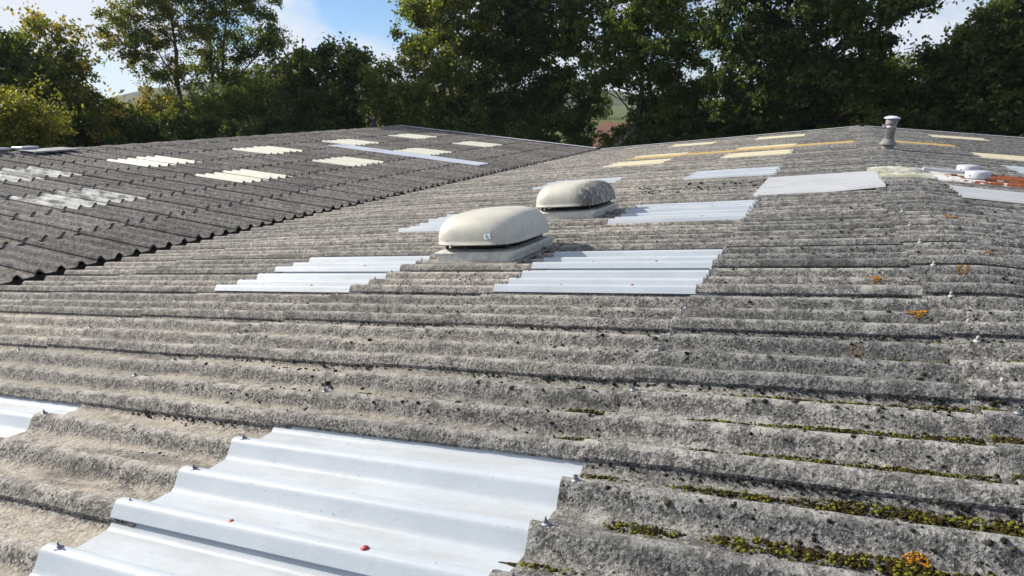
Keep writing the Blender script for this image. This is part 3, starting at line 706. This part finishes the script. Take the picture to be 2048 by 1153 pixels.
# things on the far roof's ridge
def ridge_box(y, label):
    root = empty('ridge_vent', (XL - 0.15, y, ZL)); tag(root, label, 'vent', 'box vents on the far ridge')
    MB().box((0, 0, 0.03), (0.42, 0.42, 0.12), None, 0.01).build('base', M['lead'], root)
    MB().box((0, 0, 0.12), (0.55, 0.55, 0.07), None, 0.02).build('lid', M['white_tin'], root)
ridge_box(13.3, 'small pale box vent with flat lid standing clear of the grey ridge flashing')
ridge_box(14.15, 'small pale box vent with flat lid set against the grey ridge flashing')
b = MB(); b.box((0, 0, 0), (0.8, 1.5, 0.012)); b.box((0.39, 0, -0.02), (0.02, 1.5, 0.04)); o = b.build('ridge_flashing', M['tin'], far_roof)
o.location = Vector((XL + 0.45, 14.5, ZL + 0.04)) - far_roof.location; o.rotation_euler = (0, TH_L * 0.6, 0.03)
root = empty('stack_pot', (-25.0, 35.2, ZL - 0.2)); tag(root, 'small dark tapered vent pot rising behind the far ridge', 'vent pot')
MB().lathe([(0.22, -0.05), (0.20, 0.25), (0.10, 0.40), (0.085, 0.62)], n=18).build('pot', M['black'], root)
MB().lathe([(0.11, 0.62), (0.12, 0.68), (0.05, 0.72)], n=18).build('cap', M['lead'], root)

# ------------------------------------------------------------------ moss and lichen
def ico(sub):
    p = (1 + 5 ** .5) / 2
    V = [(-1, p, 0), (1, p, 0), (-1, -p, 0), (1, -p, 0), (0, -1, p), (0, 1, p), (0, -1, -p), (0, 1, -p), (p, 0, -1), (p, 0, 1), (-p, 0, -1), (-p, 0, 1)]
    Fc = [(0, 11, 5), (0, 5, 1), (0, 1, 7), (0, 7, 10), (0, 10, 11), (1, 5, 9), (5, 11, 4), (11, 10, 2), (10, 7, 6), (7, 1, 8), (3, 9, 4), (3, 4, 2), (3, 2, 6), (3, 6, 8), (3, 8, 9), (4, 9, 5), (2, 4, 11), (6, 2, 10), (8, 6, 7), (9, 8, 1)]
    V = [np.array(v) / np.linalg.norm(v) for v in V]
    for _ in range(sub):
        new = []; mid = {}
        def mp_(a, b):
            k = (min(a, b), max(a, b))
            if k not in mid: q = V[a] + V[b]; V.append(q / np.linalg.norm(q)); mid[k] = len(V) - 1
            return mid[k]
        for a, b, c in Fc: x, y, z = mp_(a, b), mp_(b, c), mp_(c, a); new += [(a, x, z), (b, y, x), (c, z, y), (x, y, z)]
        Fc = new
    return np.array(V), np.array(Fc)
def roofz(x, y):
    """height of the left slope's sheets (with corrugations) at x, y"""
    u = ((y - Y0 - OFF * PIT) / PIT + 0.5) % 1.0 - 0.5; t = np.clip((np.abs(u) - 0.03) / 0.255, 0, 1); h = 1 - t * t * (3 - 2 * t)
    base = np.where(x < XR, ZR0 + TAN_R * x, ZRIDGE - TAN_R * (x - XR)); base = np.where(np.abs(x - XR) < HALF, ZRIDGE - TAN_R * np.sqrt((x - XR) ** 2 + 0.0144) + 0.018, base)
    return base + (h - 0.5) * DEP + 0.008
def blobs(name, pts, rad, flat, mat, sub, label, cat, rough=0.35):
    V0, F0 = ico(sub); n = len(pts); k = len(V0)
    N = 1 + rng.normal(0, rough * 0.5, (n, k, 1)); S = rad[:, None, None] * np.stack([rng.uniform(.7, 1.35, n), rng.uniform(.7, 1.2, n), flat * rng.uniform(.7, 1.2, n)], -1)[:, None, :]
    V = (V0[None] * N) * S + pts[:, None, :]
    Fc = F0[None] + (np.arange(n) * k)[:, None, None]
    tint = np.repeat(rng.random(n), k)
    o = link(name, np_mesh(name, V.reshape(-1, 3), Fc.reshape(-1, 3), mat, True, {'tint': ('POINT', tint)}))
    return tag(o, label, cat, kind='stuff')
# green moss lying in troughs and under lap edges, thickest towards the ridge and close by
pts, rad, mats = [], [], []
for j in range(-2, 12):
    for k in range(3):
        yt = Y0 + j * MOD + OFF * PIT + (k + 0.5) * PIT + 0.02
        x = -4.5
        while x < 1.9:
            dens = float(np.clip((x + 1.7) / 1.5, 0.05, 1) * np.clip(1.7 - yt / 8.5, 0.25, 1))
            if rng.random() < dens * 1.15:
                L = rng.uniform(0.10, 0.7) * (0.35 + dens); w = rng.uniform(0.022, 0.055) * (0.45 + dens * 0.75)
                nx_, ny_ = max(5, int(L / 0.012)), 9
                gx_ = np.linspace(0, 1, nx_)[:, None]; gy_ = np.linspace(-1, 1, ny_)[None, :]
                env = np.clip(np.sin(gx_ * math.pi), 0, 1) ** 0.45 * (0.65 + 0.35 * np.sin(gx_ * L * 23 + rng.random() * 6)) * (0.75 + 0.25 * np.sin(gx_ * L * 61 + rng.random() * 6))
                XX = x + gx_ * L + gy_ * 0; YY = yt + gy_ * w * env + 0.008 * np.sin(gx_ * L * 17 + 1)
                HH = np.clip((1 - gy_ ** 2) * env * rng.uniform(0.014, 0.024) + rng.normal(0, 0.0035, (nx_, ny_)), -0.002, 1)
                mats.append((XX, YY, roofz(XX, YY) + HH - 0.003))
                fm = 1.0 if yt < 3.6 else 0.62 if yt < 5.2 else 0.25; nn = int(L * 560 * fm * (0.5 + w * 12)); f = rng.random(nn); e = np.clip(np.sin(f * math.pi), 0.05, 1) ** 0.45
                xx = x + f * L; yy = yt + rng.uniform(-1, 1, nn) * w * e * 1.08
                pts.append(np.stack([xx, yy, roofz(xx, yy) + 0.014 * e * (1 - ((yy - yt) / (w * 1.1)) ** 2)], -1)); rad.append((0.0025 + 0.0075 * rng.random(nn) ** 2) * (0.6 + 0.5 * e) / fm ** 0.4); x += L * 0.8
            x += rng.uniform(0.01, 0.55) * (1.02 - dens)
pts, rad = np.concatenate(pts), np.concatenate(rad)
def off_light(p):
    k = np.ones(len(p), bool)
    for (rr, jj) in white:
        ya = Y0 + jj * MOD; k &= ~((p[:, 1] > ya - 0.02) & (p[:, 1] < ya + MOD + 0.03) & (p[:, 0] > ROWS[rr] - 0.25) & (p[:, 0] < ROWS[rr + 1] + 0.02))
    return k
kk = off_light(pts); pts, rad = pts[kk], rad[kk]
blobs('moss', pts, rad, 0.85, M['moss'], 0, 'green and brown moss lying in the troughs of the pale roof', 'moss')
mv, mf, mt_, n0 = [], [], [], 0
for XX, YY, ZZ in mats:
    c_ = np.array([[XX.mean(), YY.mean(), 0]])
    if not off_light(c_)[0]: continue
    a_, b_ = XX.shape; idx = np.arange(a_ * b_).reshape(a_, b_) + n0; n0 += a_ * b_
    mv.append(np.stack([XX, YY, ZZ], -1).reshape(-1, 3)); mf.append(np.stack([idx[:-1, :-1], idx[1:, :-1], idx[1:, 1:], idx[:-1, 1:]], -1).reshape(-1, 4)); mt_.append(rng.uniform(0.1, 0.55, a_ * b_))
tag(link('moss_mat', np_mesh('moss_mat', np.concatenate(mv), np.concatenate(mf), M['moss'], True, {'tint': ('POINT', np.concatenate(mt_))})), 'low dark mat of moss under the brighter tufts in the troughs', 'moss', kind='stuff')
# black cushions: rows along lap edges and scattered on the faces
n = 19000
y = rng.uniform(2.2, 12.5, n) ** 1.0; x = rng.uniform(-1, 1, n)
x = -0.42 * y * 1.0 + x * (1.2 + 0.62 * y); keep = (x < 2.4) & (x > -9)
x, y = x[keep], y[keep]; w = np.clip((x + 6) / 6, 0.12, 1) ** 1.5
keep = rng.random(len(x)) < w; x, y = x[keep], y[keep]
u = ((y - Y0 - OFF * PIT) / PIT) % 1.0; face = (u > 0.62) | (u < 0.1); keep = face | (rng.random(len(x)) < 0.3); x, y = x[keep], y[keep]
bx_ = rng.uniform(-3.7, -1.1, 900); by_ = rng.uniform(13.0, 14.9, 900); kb = rng.random(900) < np.exp(-((by_ - 14.0) / 0.55) ** 2); x = np.concatenate([x, bx_[kb]]); y = np.concatenate([y, by_[kb]])
p1 = np.stack([x, y, roofz(x, y)], -1); r1 = rng.uniform(0.004, 0.0115, len(x)) * np.where(y > 12.9, 2.6, 1) * np.where(rng.random(len(x)) < .12, 1.7, 1)
e = []
for j in range(0, 10):
    m_ = int(420 * (1.0 - j * 0.05)); xx = rng.uniform(-1, 1, m_) ** 1; yl = Y0 + j * MOD + 0.06 * PIT
    xx = -0.42 * yl + xx * (1.2 + 0.6 * yl); kk = (rng.random(m_) < np.clip((xx + 7) / 7, 0.15, 1)) & (xx < 0.9); xx = xx[kk]; yy = yl + rng.normal(-0.004, 0.008, len(xx))
    e.append(np.stack([xx, yy, roofz(xx, yy) + rng.uniform(-0.004, 0.01, len(xx))], -1))
e = np.concatenate(e); p2 = np.concatenate([p1, e]); r2 = np.concatenate([r1, rng.uniform(0.005, 0.012, len(e))])
onl = np.zeros(len(p2), bool)                                   # keep rooflights clean
for (rr, jj) in white:
    ya = Y0 + jj * MOD; onl |= (p2[:, 1] > ya - 0.02) & (p2[:, 1] < ya + MOD + 0.03) & (p2[:, 0] > ROWS[rr] - 0.25) & (p2[:, 0] < ROWS[rr + 1] + 0.02)
p2, r2 = p2[~onl], r2[~onl]
blobs('cushion_moss', p2, r2, 0.75, M['moss_dark'], 0, 'black cushions of dried moss dotted over the pale roof', 'moss', 0.25)
# orange lichen
def on_roof(px, py):
    d = CF + CR * (px - 1024) / F_PX - CU * (py - 576.5) / F_PX; t = -1.5174 / (d[2] - TAN_R * d[0]); return d * t
lp, lr = [], []
for k in range(75):
    x_ = rng.uniform(-1.0, 2.3); y_ = rng.uniform(2.4, 15); R_ = rng.uniform(0.012, 0.035); nn = 26; t = rng.random(nn) * 6.283; q = R_ * np.sqrt(rng.uniform(0.1, 1, nn)); xx = x_ + 1.5 * q * np.cos(t); yy = y_ + q * np.sin(t)
    lp.append(np.stack([xx, yy, roofz(xx, yy)], -1)); lr.append(rng.uniform(0.2, 0.4, nn) * R_)
spots = [(1228, 912, 16), (1172, 1018, 14), (1160, 1000, 6), (1836, 1118, 26), (1860, 1135, 12), (1840, 774, 30), (1815, 782, 10), (1740, 568, 14), (1760, 566, 12), (1850, 561, 12), (1925, 548, 9), (1690, 556, 8), (1832, 636, 16), (2035, 664, 14), (1990, 514, 16), (1900, 440, 10), (1905, 404, 10), (1610, 430, 12), (1655, 436, 14), (1866, 507, 7), (1867, 533, 6), (1310, 858, 5), (1250, 1065, 7), (1975, 730, 9), (1904, 972, 9), (1960, 768, 7), (1045, 682, 5), (665, 628, 5), (1735, 445, 7), (1700, 520, 6), (905, 682, 5), (1020, 905, 0)]
for px, py, s_ in spots:
    if s_ == 0: continue
    c = on_roof(px, py); R_ = s_ / F_PX * np.linalg.norm(c); nn = int(40 + 14 * s_); t = rng.random(nn) * 6.283; q = R_ * np.sqrt(rng.uniform(0.15, 1, nn))
    keep = np.sin(t * 1.0 + s_) > -0.75
    xx = c[0] + q * np.cos(t); yy = c[1] + q * np.sin(t) * 1.1; xx, yy = xx[keep], yy[keep]
    lp.append(np.stack([xx, yy, roofz(xx, yy)], -1)); lr.append(rng.uniform(0.12, 0.24, len(xx)) * R_)
lp, lr = np.concatenate(lp), np.clip(np.concatenate(lr) * 0.6, 0.002, 0.006)
blobs('orange_lichen', lp, lr, 0.35, M['lichen'], 0, 'patches of orange lichen on the pale roof near the ridge', 'lichen')

# ------------------------------------------------------------------ trees
def leaf_mesh(name, C, size, mat, tint, up=0.35):
    n = len(C); d = rng.normal(0, 1, (n, 3)); d[:, 2] -= 0.25; d /= np.linalg.norm(d, axis=1)[:, None]
    nr = rng.normal(0, 1, (n, 3)); nr[:, 2] += up * 2; s = np.cross(nr, d); s /= np.linalg.norm(s, axis=1)[:, None] + 1e-9
    nn = np.cross(d, s); L = (size * rng.uniform(.65, 1.35, n))[:, None]; w = L * rng.uniform(.55, .8, n)[:, None] * 0.5
    V = np.stack([C, C + d * L * .45 + s * w + nn * L * 0.08, C + d * L, C + d * L * .45 - s * w + nn * L * 0.08], 1)
    return np_mesh(name, V.reshape(-1, 3), np.arange(n * 4).reshape(n, 4), mat, False, {'tint': ('POINT', np.repeat(tint, 4))})
BARK = mat_bark('bark'); IVY = mat_bark('ivy_bark', (0.02, 0.025, 0.012), (0.05, 0.055, 0.03))
def tree(name, label, dist, base_px, ells, mat, nleaf=900, leaf=0.215, group='trees beyond the roofs', stems=1, spread=0.75, carve=0.30, trunk_r=0.26, gap=0.0, cat='tree', lean=0.0, hollow=0.35):
    """ells: crown lobes as (picture x, picture y, half width, half height) at this distance; nleaf = leaves per square metre of lobe outline / 10"""
    g0 = at(base_px, 260, dist); base = np.array([g0[0], g0[1], 0.0]); root = empty(name, tuple(base)); tag(root, label, cat, group)
    mpp = dist / F_PX; hd = (g0 - np.array([0, 0, ZC])); hd[2] = 0; hd /= np.linalg.norm(hd); rt = np.array([hd[1], -hd[0], 0])
    cl, CL, tint, lobes = [], [], [], []; r = np.random.default_rng(int(base_px * 7 + dist * 13) % 99991)
    for (px, py, rx, ry) in ells:
        c = at(px, py, dist + r.uniform(-1.0, 1.0)); ax, az = rx * mpp * 1.02, ry * mpp * 1.0
        ncl = max(10, int(ax * az * 8.0)); k = 0
        q = r.normal(0, 1, (ncl * 3, 3)); q /= np.linalg.norm(q, axis=1)[:, None]; q *= r.uniform(hollow, 1, ncl * 3)[:, None] ** 0.6
        q = q[:ncl]; pc = c + rt * (q[:, :1] * ax) + hd * (q[:, 1:2] * (ax * 0.8)) + np.array([0, 0, 1]) * (q[:, 2:] * az)
        pc = pc[pc[:, 2] > 0.4]
        if gap > 0: pc = pc[r.random(len(pc)) > gap]
        lobes.append(pc)
        for p in pc:
            cl.append(p); rad = spread * r.uniform(.55, 1.25); m_ = int(nleaf * 0.15 * r.uniform(.6, 1.4) * (spread / .75) ** 2 * (0.215 / leaf) ** 1.6)
            # a few twig-sprays per cluster
            ns = 5; sp_ = r.normal(0, 1, (ns, 3)); sp_[:, 2] *= 0.55; a = r.integers(0, ns, m_); f = r.random((m_, 1)) ** .7
            L = p + sp_[a] * f * rad * .85 + r.normal(0, 0.13 * rad + 0.05, (m_, 3)); CL.append(L)
            tint.append(np.clip(r.normal(r.uniform(.25, .75), .16, m_), 0, 1))
    CL = np.concatenate(CL); tint = np.concatenate(tint); ok = CL[:, 2] > 0.1; CL, tint = CL[ok], tint[ok]
    o = link('crown', leaf_mesh('crown', CL - base, leaf, mat, tint), root)
    # stems and limbs
    cl = np.array(cl); b = MB(); topz = cl[:, 2].max(); zlo = np.percentile(cl[:, 2], 4)
    for s_ in range(stems):
        off = rt * (s_ - (stems - 1) / 2) * 1.0; cx_ = cl[:, :2].mean(0)
        pts_, rr = [], []; H = topz * (0.9 - 0.08 * s_)
        for k in range(9):
            f = k / 8; p = base + off * (0.25 + 0.75 * f) + np.array([(cx_[0] - base[0]) * f ** 2 * 0.5, (cx_[1] - base[1]) * f ** 2 * 0.5, H * f]) + np.array([*r.normal(0, 0.10, 2), 0]) * (k > 0)
            pts_.append(p); rr.append(trunk_r * (1.25 if k == 0 else 1) * (1 - f * 0.88))
        b.tube([tuple(p - base) for p in pts_], rr, 8)
        for li, lobe in enumerate(lobes):
            if li % stems != s_ or len(lobe) == 0: continue
            c = lobe.mean(0); hz = np.linalg.norm((c - base)[:2] - off[:2]); z0 = np.clip(c[2] - 0.75 * hz - r.uniform(.3, 1.5), 0.12 * H, H * .93); f = z0 / H
            i = min(int(f * 8), 7); a = pts_[i] + (pts_[i + 1] - pts_[i]) * (f * 8 - i); r0 = trunk_r * (1 - f * .88) * 0.40
            limb = [a]
            for g in (0.25, 0.5, 0.75, 1.0): limb.append(a + (c - a) * g + np.array([0, 0, 0.10 * hz * math.sin(g * 3.1)]) + r.normal(0, 0.06 * hz ** .5, 3))
            b.tube([tuple(q - base) for q in limb], [r0, r0 * .8, r0 * .62, r0 * .45, r0 * .28], 6)
            for p in lobe[r.permutation(len(lobe))[:min(len(lobe), 26)]]:
                g = r.uniform(0.35, 1.0) * 4; i = min(int(g), 3); a2 = limb[i] + (limb[i + 1] - limb[i]) * (g - i); rr0 = min(0.05, r0 * 0.35)
                m1 = a2 + (p - a2) * .5 + r.normal(0, .18, 3); b.tube([tuple(q - base) for q in (a2, m1, p)], [rr0, rr0 * .6, 0.008], 4)
    b.build('trunk', BARK, root)
    return root
LF_gold = mat_leaf('golden_leaves', (0.0650, 0.0936, 0.0208), (0.1300, 0.1560, 0.0325), (0.3380, 0.2600, 0.0585))
LF_rust = mat_leaf('rust_tinged_leaves', (0.0562, 0.0825, 0.0187), (0.1100, 0.1438, 0.0325), (0.2375, 0.1812, 0.0413))
LF_green = mat_leaf('mid_green_leaves', (0.0488, 0.0813, 0.0186), (0.0987, 0.1452, 0.0302), (0.1974, 0.2322, 0.0464))
LF_dark = mat_leaf('dark_green_leaves', (0.0260, 0.0460, 0.0140), (0.0520, 0.0820, 0.0220), (0.1200, 0.1550, 0.0330), 0.35)
LF_yell = mat_leaf('yellow_green_leaves', (0.0825, 0.0990, 0.0198), (0.1540, 0.1650, 0.0286), (0.2750, 0.2640, 0.0440))
LF_light = mat_leaf('pale_green_leaves', (0.0715, 0.1040, 0.0260), (0.1495, 0.1820, 0.0442), (0.2860, 0.2860, 0.0715))
G = 'trees beyond the roofs'
tree('broadleaf_tree', 'dark green tree behind the yellow-green bush', 47, -10, [(-35, 190, 75, 110), (-10, 250, 80, 70), (25, 120, 25, 35)], LF_dark)
tree('broadleaf_tree', 'rounded tree with golden crown top left of the tall thin twin trees', 50, 125, [(95, 95, 62, 55), (122, 170, 60, 52), (62, 160, 50, 58), (155, 225, 70, 65), (90, 245, 90, 70), (185, 265, 45, 45)], LF_gold)
tree('bush_tree', 'yellow-green bush below the rounded golden tree', 38, 30, [(25, 235, 70, 45), (70, 265, 55, 45), (-10, 270, 60, 50)], LF_yell, leaf=0.15)
tree('broadleaf_tree', 'tall open tree with rust-tinged leaves, bare stem showing', 54, 372, [(300, 45, 75, 55), (258, 80, 42, 48), (330, 120, 60, 50), (385, 20, 60, 70), (345, 190, 50, 40), (420, -60, 110, 60), (310, -50, 90, 55)], LF_rust, gap=0.28, leaf=0.16, spread=0.65, trunk_r=0.30)
tree('broadleaf_tree', 'tall open green tree with two stems beside the rust-tinged one', 56, 440, [(470, 50, 65, 65), (440, 110, 55, 50), (520, 95, 45, 28), (500, 140, 50, 32), (430, -30, 80, 60), (510, -30, 60, 60), (545, 80, 22, 18), (450, 180, 60, 45)], LF_green, gap=0.25, leaf=0.16, spread=0.65, stems=2, trunk_r=0.26)
tree('understorey_tree', 'low rust and green tree under the tall open tree', 50, 320, [(335, 225, 50, 40), (305, 258, 40, 32), (370, 255, 70, 45)], LF_rust, nleaf=1100)
tree('understorey_tree', 'low dark tree under the two-stemmed tree', 52, 480, [(460, 225, 60, 50), (520, 215, 60, 55), (430, 265, 60, 40), (540, 250, 60, 45)], LF_green, nleaf=1100)
tree('broadleaf_tree', 'dark green oak with a pointed side crown between the tall twins and the pale bush', 47, 665, [(680, 165, 70, 75), (640, 215, 75, 65), (600, 150, 30, 55), (720, 130, 30, 40), (610, 240, 60, 45), (690, 240, 60, 45), (655, 120, 30, 30)], LF_dark, nleaf=1100)
tree('broadleaf_tree', 'distant yellowing tree behind the tall twins', 90, 560, [(555, 165, 40, 30), (530, 190, 45, 40), (590, 180, 30, 40)], LF_gold, leaf=0.25)
tree('bush_tree', 'pale green bushy tree at the corner of the far gable', 45, 775, [(770, 170, 42, 50), (800, 215, 60, 45), (750, 215, 30, 40), (815, 165, 40, 50)], LF_light, nleaf=1000)
tree('broadleaf_tree', 'tall green tree with a loose yellowing left side', 48, 905, [(835, 55, 42, 60), (880, 110, 60, 60), (860, 10, 50, 40), (930, 50, 60, 70), (900, 190, 70, 60), (950, -30, 80, 50), (860, 230, 60, 40)], LF_light, nleaf=1000)
tree('ivy_tree', 'dense ivy-dark tree behind the far gable', 49, 1030, [(1010, 60, 75, 80), (1080, 120, 80, 80), (1010, 170, 80, 70), (1090, 40, 80, 80), (1060, 230, 90, 50), (970, 235, 70, 45), (1050, -40, 110, 50), (1140, 200, 60, 60)], LF_dark, nleaf=1200)
tree('broadleaf_tree', 'tall spreading tree above the brown tiled house', 46, 1290, [(1180, 60, 50, 70), (1250, 20, 70, 60), (1230, 110, 60, 50), (1310, 80, 80, 70), (1290, 170, 70, 50), (1370, 150, 70, 60), (1380, 40, 80, 70), (1300, -40, 120, 50), (1180, 150, 40, 40)], LF_green, stems=2, gap=0.10)
tree('broadleaf_tree', 'low dark tree between the spreading tree and the massive dark tree', 47, 1390, [(1370, 235, 70, 40), (1430, 205, 70, 60), (1330, 225, 50, 40), (1460, 245, 60, 40)], LF_green, nleaf=1200)
tree('broadleaf_tree', 'massive dark tree with a limb reaching out over the hedge', 43, 1545, [(1490, 50, 75, 75), (1570, 40, 85, 75), (1530, 130, 85, 65), (1650, 50, 60, 50), (1700, 10, 60, 45), (1735, 60, 32, 28), (1640, 115, 55, 35), (1765, 92, 20, 14), (1790, 8, 45, 20), (1838, 2, 20, 8), (1600, 170, 65, 55), (1670, 165, 55, 40), (1560, 210, 70, 55), (1480, 190, 60, 60), (1600, -40, 140, 50)], LF_dark, trunk_r=0.42)
for (px, d, el, mt, lb) in (
    (1640, 45, [(1650, 190, 60, 60), (1620, 235, 60, 45), (1690, 235, 60, 50)], LF_light, 'pale green hedge tree below the reaching limb'),
    (1760, 46, [(1740, 160, 60, 45), (1770, 215, 70, 55), (1720, 220, 50, 50), (1790, 140, 45, 32)], LF_green, 'rounded green hedge tree behind the mushroom-topped flue'),
    (1880, 47, [(1850, 165, 55, 45), (1890, 210, 70, 60), (1840, 230, 50, 45), (1900, 130, 45, 45)], LF_dark, 'dark hedge tree between the flue and the spiky tall tree'),
    (1990, 44, [(1965, 130, 38, 50), (2000, 90, 40, 65), (2045, 60, 48, 80), (1985, 190, 80, 65), (2060, 150, 70, 90), (1935, 175, 40, 45), (2050, 235, 80, 50), (1950, 75, 14, 24), (1985, 25, 16, 36)], LF_dark, 'tall spiky dark tree beside the sky gap at the hedge end')):
    tree('hedge_tree', lb, d, px, el, mt, nleaf=1200, group='hedge trees behind the pale roof')
# thick undergrowth closing the gaps near the ground
tag_b = []
for k, (px, d, mt, lb) in enumerate(((-40, 44, LF_dark, 'dark shrub at the foot of the yellow-green bush'), (230, 50, LF_dark, 'dark shrub under the rounded golden tree'), (420, 47, LF_dark, 'dark shrub under the two-stemmed tree'), (600, 46, LF_dark, 'dark shrub at the foot of the oak'), (900, 45, LF_dark, 'dark shrub behind the far gable verge'), (1080, 45, LF_dark, 'dark shrub beside the tiled house'), (1345, 44, LF_dark, 'dark shrub on the far side of the tiled house'), (1500, 44, LF_dark, 'dark shrub under the massive dark tree'), (1800, 44, LF_dark, 'dark shrub behind the flue'), (2000, 43, LF_dark, 'dark shrub under the spiky tree'))):
    tree('shrub', lb, d, px, [(px - 60, 275, 70, 35), (px + 40, 270, 70, 38)], mt, nleaf=1300, group='shrubs under the trees', trunk_r=0.08, cat='shrub')

# ------------------------------------------------------------------ far wood and hill
def hill():
    n = 60; xs = np.linspace(-1500, -250, n); V = []; Fc = []
    for i, x in enumerate(xs):
        h = (62 + 16 * math.sin(x * 0.004 + 1.2) + 8 * math.sin(x * 0.013)) * min(1, (-250 - x) / 350 + 0.02)
        V += [(x, 900, -1), (x, 1200, h * .8), (x, 1350, h), (x, 1700, -1)]
    for i in range(n - 1):
        for k in range(3): Fc.append((i * 4 + k, i * 4 + 4 + k, i * 4 + 5 + k, i * 4 + 1 + k))
    n_ = NT('wooded_hill'); a = n_.noise(0.05, 6, 0.7); c = n_.mix(n_.ss(a, 0.4, 0.6), (0.05, 0.07, 0.025), (0.12, 0.11, 0.04))
    tag(MB().add(V, Fc, True).build('hill', n_.done(c, 1.0, n_.bump(a, 6, 1.0), 0.0)), kind='structure')
hill()
CL, tn = [], []; r = np.random.default_rng(3)
for k in range(54):
    px = r.uniform(-150, 2200); d = r.uniform(110, 330); c = at(px, 230, d); hgt = r.uniform(6, 9.5); c[2] = hgt * 0.5
    q = r.normal(0, 1, (900, 3)); q /= np.linalg.norm(q, axis=1)[:, None]; q *= r.uniform(.5, 1, (900, 1)) ** .5
    CL.append(c + q * np.array([hgt * .42, hgt * .42, hgt * .52])); tn.append(np.clip(r.normal(r.uniform(.1, .9), .15, 900), 0, 1))
CL = np.concatenate(CL); tn = np.concatenate(tn)
fw = link('far_wood', leaf_mesh('far_wood', CL, 0.75, LF_gold, tn)); tag(fw, 'distant belt of green and yellow autumn woodland', 'woodland', kind='stuff')

# ------------------------------------------------------------------ house behind the trees
hc = at(1236, 290, 52)
house = empty('brick_house', (hc[0], hc[1], 0)); tag(house, 'brown tiled house roof showing low between the trees', 'house')
house.rotation_euler = (0, 0, 0.55)
n_ = NT('roof_tiles'); w_ = n_.n('ShaderNodeTexBrick'); n_.l(n_.scaled(n_.obj(), 1, 1, 1), w_.inputs[0]); w_.inputs['Scale'].default_value = 3.2; w_.inputs['Mortar Size'].default_value = 0.03
w_.inputs['Color1'].default_value = (0.10, 0.05, 0.035, 1); w_.inputs['Color2'].default_value = (0.14, 0.07, 0.05, 1); w_.inputs['Mortar'].default_value = (0.05, 0.03, 0.02, 1)
M['tiles'] = n_.done(w_.outputs[0], 0.9, None, 0.2)
def gable_house(w, l, eave, ridge, parent):
    MB().add([(-w, -l, 0), (w, -l, 0), (w, l, 0), (-w, l, 0), (-w, -l, eave), (w, -l, eave), (w, l, eave), (-w, l, eave), (0, -l, ridge), (0, l, ridge)],
             [(0, 1, 5, 8, 4), (2, 3, 7, 9, 6), (1, 2, 6, 5), (3, 0, 4, 7)]).build('wall', M['wall'], parent)
    t = 0.15
    for s in (-1, 1):
        L = math.hypot(w, ridge - eave) + 0.35; b = MB().box((0, 0, 0), (L, 2 * l + 0.6, t)); o = b.build('roof', M['tiles'], parent)
        a = math.atan2(ridge - eave, w); o.rotation_euler = (0, s * a, 0); o.location = (s * (w / 2 + 0.1), 0, (eave + ridge) / 2 + 0.02)
        MB().box((s * (w / 2 + .1), -l - .33, (eave + ridge) / 2 - 0.05), (L, 0.05, 0.2), Matrix.Rotation(s * a, 3, 'Y')).build('bargeboard', M['pale_trim'], parent)
gable_house(2.6, 4.0, 2.0, 4.35, house)


# ------------------------------------------------------------------ straws and dead leaves lying on the sheets
b = MB(); r = np.random.default_rng(11)
for k in range(46):
    x = r.uniform(-3.2, 1.0); y = r.uniform(2.3, 6.5); a = r.normal(0, 0.5); L = r.uniform(0.05, 0.22); u0 = Y0 + OFF * PIT + round((y - Y0) / PIT) * PIT + 0.5 * PIT
    y = u0 + r.normal(0, 0.03); pts_ = []
    for f in (0, .33, .66, 1.0):
        xx = x + f * L * math.cos(a); yy = y + f * L * math.sin(a) * 0.3; pts_.append((xx, yy, float(roofz(np.array(xx), np.array(yy))) + 0.006 + 0.012 * math.sin(f * 3)))
    if off_light(np.array([[x, y, 0], [x + L, y, 0]])).all(): b.tube(pts_, 0.0013, 4)
ST = mat_plain('straw', (0.42, 0.34, 0.18), 0.8, 0.3)
tag(b.build('straws', ST), 'dry straws and twigs lying in the troughs of the pale roof', 'straw', kind='stuff')

# ------------------------------------------------------------------ autumn haze
hz = MB().box((0, 600, 60), (4200, 3400, 122)); me = hz.mesh('haze', None)
hm = bpy.data.materials.new('haze'); hm.use_nodes = True; ht = hm.node_tree; ht.nodes.clear()
pv_ = ht.nodes.new('ShaderNodeVolumePrincipled'); pv_.inputs['Color'].default_value = (0.80, 0.87, 1.0, 1); pv_.inputs['Density'].default_value = 0.00014; pv_.inputs['Anisotropy'].default_value = 0.2
ho = ht.nodes.new('ShaderNodeOutputMaterial'); ht.links.new(pv_.outputs[0], ho.inputs['Volume']); me.materials.append(hm)
tag(link('haze', me), 'thin pale autumn haze in the air', 'haze', kind='stuff')
